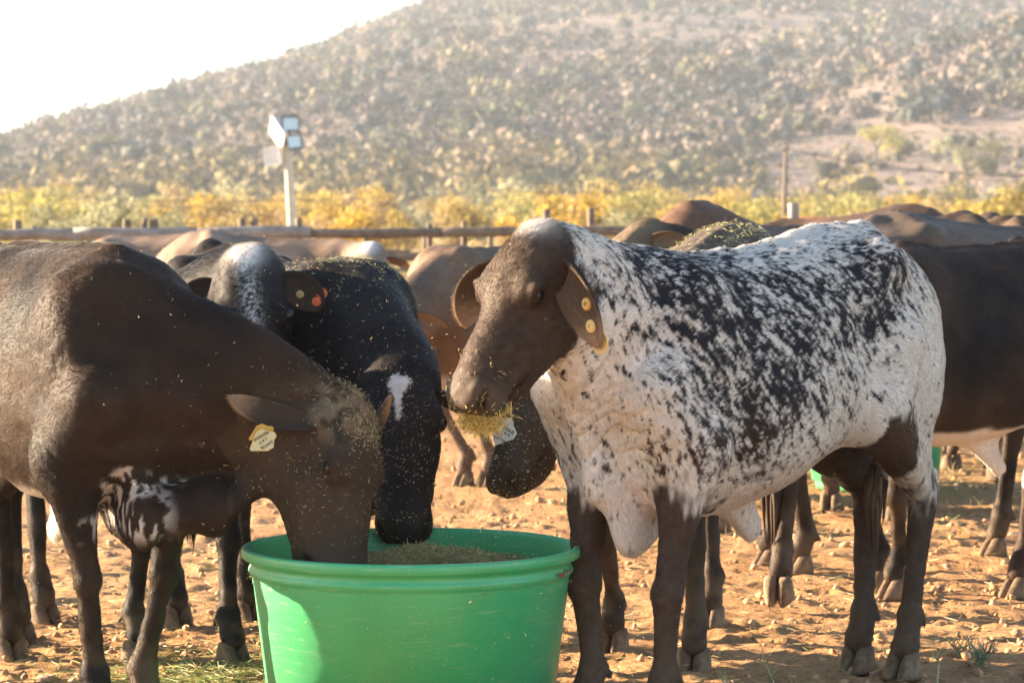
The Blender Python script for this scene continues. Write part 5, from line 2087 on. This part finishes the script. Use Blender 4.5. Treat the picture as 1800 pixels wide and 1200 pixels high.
def tag_plate(ear_o, q, down, n, mat, w, h_, lines=(), name='ear_tag', shape='diamond'):
    """hanging tag; origin at stud"""
    d = Vector(down).normalized()
    n = Vector(n)
    n = (n - d * n.dot(d)).normalized()
    s = d.cross(n).normalized()
    c = Vector(q)
    if shape == 'diamond':
        out = [(-.12, 0), (.12, 0), (.22, .14), (.5, .30), (.5, .52), (.06, 1.0), (-.06, 1.0), (-.5, .52), (-.5, .30), (-.22, .14)]
    else:
        out = [(-.12, 0), (.12, 0), (.2, .2), (.5, .3), (.5, .92), (.42, 1), (-.42, 1), (-.5, .92), (-.5, .3), (-.2, .2)]
    mb = MB()
    k = len(out)
    V = []
    for off in (-.0012, .0012):
        for a, b in out:
            V.append(c + s * a * w + d * b * h_ + n * (off + .006 * math.sin(b * 3)))
    mb.add(V, [tuple(range(k - 1, -1, -1)), tuple(k + i for i in range(k))] + [(i, (i + 1) % k, k + (i + 1) % k, k + i) for i in range(k)])
    mb.tube([c + d * .06 * h_ - n * .004, c + d * .06 * h_ + n * .006], [w * .10, w * .09], 12)
    mb.cur = 1
    for txt, ox, oy, size, rot in lines:
        cu = bpy.data.curves.new('t', 'FONT')
        cu.body = txt
        cu.size = size
        cu.align_x = 'CENTER'
        cu.align_y = 'CENTER'
        cu.shear = .15
        cu.offset = size * .012
        ob = bpy.data.objects.new('t', cu)
        COL.objects.link(ob)
        dg = bpy.context.evaluated_depsgraph_get()
        me = bpy.data.meshes.new_from_object(ob.evaluated_get(dg))
        ca, sa = math.cos(R(rot)), math.sin(R(rot))
        V = []
        for v in me.vertices:
            x, y = v.co.x * ca - v.co.y * sa, v.co.x * sa + v.co.y * ca
            bb = oy - y / h_
            V.append(c + s * (x + ox * w) + d * (bb * h_) + n * (.0017 + .006 * math.sin(bb * 3)))
        mb.add(V, [tuple(p.vertices) for p in me.polygons])
        bpy.data.objects.remove(ob)
        bpy.data.meshes.remove(me)
        bpy.data.curves.remove(cu)
    return mb.build(name, [mat, M_INK], ear_o)


# speckled cow
eo, fr_ = c1['ears']['l']
q, t, n_, s_ = fr_(.52, .10)
button(eo, q, n_, .017, M_TAGY)
q, t, n_, s_ = fr_(.76, .05)
button(eo, q, n_, .017, M_TAGW)
q, t, n_, s_ = fr_(.90, .05)
mb = MB()
mb.tube([Vector(q) - Vector(n_) * .016 + Vector(t) * .012, Vector(q) - Vector(n_) * .012 + Vector(t) * .012], [.028, .028], 24)
mb.build('ear_tag', M_TAGW, eo)
eo, fr_ = c1['ears']['r']
q, t, n_, s_ = fr_(.35, .0)
button(eo, q, n_, .02, M_TAGY)
# brown cow at the trough
eo, fr_ = c2['ears']['r']
q, t, n_, s_ = fr_(.66, -.6)
loc2 = lambda v: np.array([v[0] * .5 + v[1] * -.866, v[0] * .866 + v[1] * .5, v[2]])
tag_plate(eo, c2['loc'](at(480, 752, 7.76)), loc2((-.93, -.15, -.45)), loc2((-.1, -.7, .7)), M_TAGY, .055, .072)
tag_plate(eo, c2['loc'](at(484, 762, 7.73)), loc2((-.80, -.1, -.52)), loc2((-.1, -.95, .3)), M_TAGC, .062, .080,
          [('BARKEEP', .24, .45, .0115, 90), ('R & 2', .0, .48, .011, 90), ('SETING', -.24, .45, .0115, 90)])
# white-poll cow
eo, fr_ = c4['ears']['l']
q, t, n_, s_ = fr_(.48, -.1)
button(eo, q, n_, .013, M_BRASS)
q, t, n_, s_ = fr_(.80, .15)
button(eo, q, n_, .015, M_TAGO)
q, t, n_, s_ = fr_(.72, .95)
mb = MB()
mb.tube([Vector(q) - Vector(n_) * .010 + Vector((0, 0, -.014)), Vector(q) - Vector(n_) * .006 + Vector((0, 0, -.014))], [.018, .018], 20)
mb.build('ear_tag', M_TAGO, eo)
# hazed brown cow
eo, fr_ = c5['ears']['r']
q, t, n_, s_ = fr_(.6, .0)
button(eo, q, n_, .03, M_TAGY)
# cow under the neck: pale tag with handwriting
eo, fr_ = c6['ears']['r']
a6 = math.atan2(-.93, -.36)
loc6 = lambda v: np.array([v[0] * math.cos(a6) + v[1] * math.sin(a6), -v[0] * math.sin(a6) + v[1] * math.cos(a6), v[2]])
tag_plate(eo, c6['loc'](at(898, 736, 8.45)), loc6((-.50, 0, -.80)), loc6((-.05, -1, .05)), M_TAGB, .078, .088,
          [('F', .18, .27, .014, 0), ('BARKEEP', .0, .36, .0155, -2), ('R & 2', -.12, .50, .0125, 2), ('2.381', .12, .62, .0135, -3), ('SETING', .0, .78, .014, -2)])

# hay hanging from the mouth of the speckled cow
H1 = c1['H']
g = np.random.default_rng(31)
nm_ = 1700
hp_ = np.stack([g.uniform(.445, .52, nm_), g.normal(0, .035, nm_), -.124 + g.normal(0, .010, nm_)], 1)
Pm = np.array([H1(*q) for q in hp_])
Pm[:, 2] -= np.abs(g.normal(0, .015, nm_))
dr = np.tile(np.array([0, 0, -.8]), (nm_, 1)) + g.normal(0, .7, (nm_, 3))
# to world space
mw = Matrix.Translation((.646, 8.42, 0)) @ Matrix.Rotation(math.atan2(hd1[1], hd1[0]), 4, 'Z') @ Matrix.Scale(1.04, 4)
MW = np.array(mw)
Pw = Pm @ MW[:3, :3].T + MW[:3, 3]
o = straw('hay_mouthful', Pw, g.uniform(.015, .05, nm_), g.uniform(.0014, .003, nm_), straw_cols(nm_, g, (.72, .52, .16), .12), 32, 1, None, dirs=dr)
tag(o, 'bundle of golden hay hanging from the mouth of the speckled cow', 'hay', kind='stuff')
for (hx_, hy_, ln) in ((.47, .02, .10), (.36, .05, .09), (.42, -.03, .06)):
    pass

# chaff in the air and on the coats
def chaff(name, n, c, s, label, seed, L=(.003, .010), W=(.0008, .002)):
    g = np.random.default_rng(seed)
    P = np.array(c) + g.normal(size=(n, 3)) * np.array(s)
    P = P[(P[:, 2] > .03) & (fbm(P * 9, 2, seed) > .42)]
    n = len(P)
    o = straw(name, P, g.uniform(L[0], L[1], n) , g.uniform(W[0], W[1], n), straw_cols(n, g, (.62, .5, .26), .1), seed, 1)
    tag(o, label, 'chaff', kind='stuff')


chaff('airborne_chaff', 1500, (-.36, 8.05, .72), (.22, .20, .24), 'bits of chaff flying around the heads above the trough', 41)
chaff('airborne_chaff', 900, (-.02, 7.75, .55), (.10, .12, .26), 'bits of chaff falling from the mouth of the speckled cow', 42)
chaff('airborne_chaff', 250, (-.85, 7.7, .95), (.40, .20, .26), 'bits of chaff flying in front of the neck of the brown cow', 43)
chaff('airborne_chaff', 500, (.05, 8.5, .72), (.12, .15, .16), 'bits of chaff in front of the muzzle under the white neck', 44)


def body_normals(V, Q):
    nn = np.cross(V[Q[:, 2]] - V[Q[:, 0]], V[Q[:, 3]] - V[Q[:, 1]])
    N = np.zeros_like(V)
    for k in range(4):
        np.add.at(N, Q[:, k], nn)
    return N / (np.linalg.norm(N, axis=1)[:, None] + 1e-12)


def hay_on(info, n, centre, rad, seed, L=(.006, .025), up=False, base=(.50, .42, .22)):
    V, Q = info['body']
    N = body_normals(V, Q)
    g = np.random.default_rng(seed)
    w_ = np.exp(-((V - np.asarray(centre)) ** 2).sum(1) / rad ** 2) * (.15 + (fbm(V * 18, 2, seed) > .47))
    if up:
        w_ = w_ * np.clip(N[:, 2] - .2, 0, 1)
    w_ /= w_.sum()
    ix = g.choice(len(V), n, p=w_)
    P = V[ix] + N[ix] * g.uniform(.004, .012, (n, 1)) + g.normal(0, .004, (n, 3))
    dr_ = np.cross(N[ix], g.normal(size=(n, 3)))
    o = straw('hay_bits', P, g.uniform(L[0], L[1], n), g.uniform(.001, .0022, n), straw_cols(n, g, base, .15), seed, 1, info['root'], dirs=dr_)
    return o


hay_on(c2, 700, c2['H'](.03, 0, .0), .085, 51, (.004, .016))
hay_on(c2, 500, c2['H'](.2, -.05, -.03), .2, 52, (.003, .012))
hay_on(c3, 900, (.38, 0, 1.3), .22, 53, (.004, .014), True)
hay_on(c3, 600, c3['H'](.25, 0, -.02), .16, 54, (.0015, .007))
hay_on(c6, 500, (-.45, 0, 1.38), .22, 55, (.006, .03), True, (.55, .5, .25))
hay_on(c1, 250, c1['H'](.45, 0, -.09), .06, 56, (.004, .015), False, (.6, .45, .16))
hay_on(c6, 250, c6['H'](.3, 0, -.08), .16, 57, (.002, .007))
hay_on(c4, 120, c4['H'](.3, 0, -.02), .16, 58, (.002, .008))
print('SCENE BUILT in %.1f s' % (time.time() - T0))
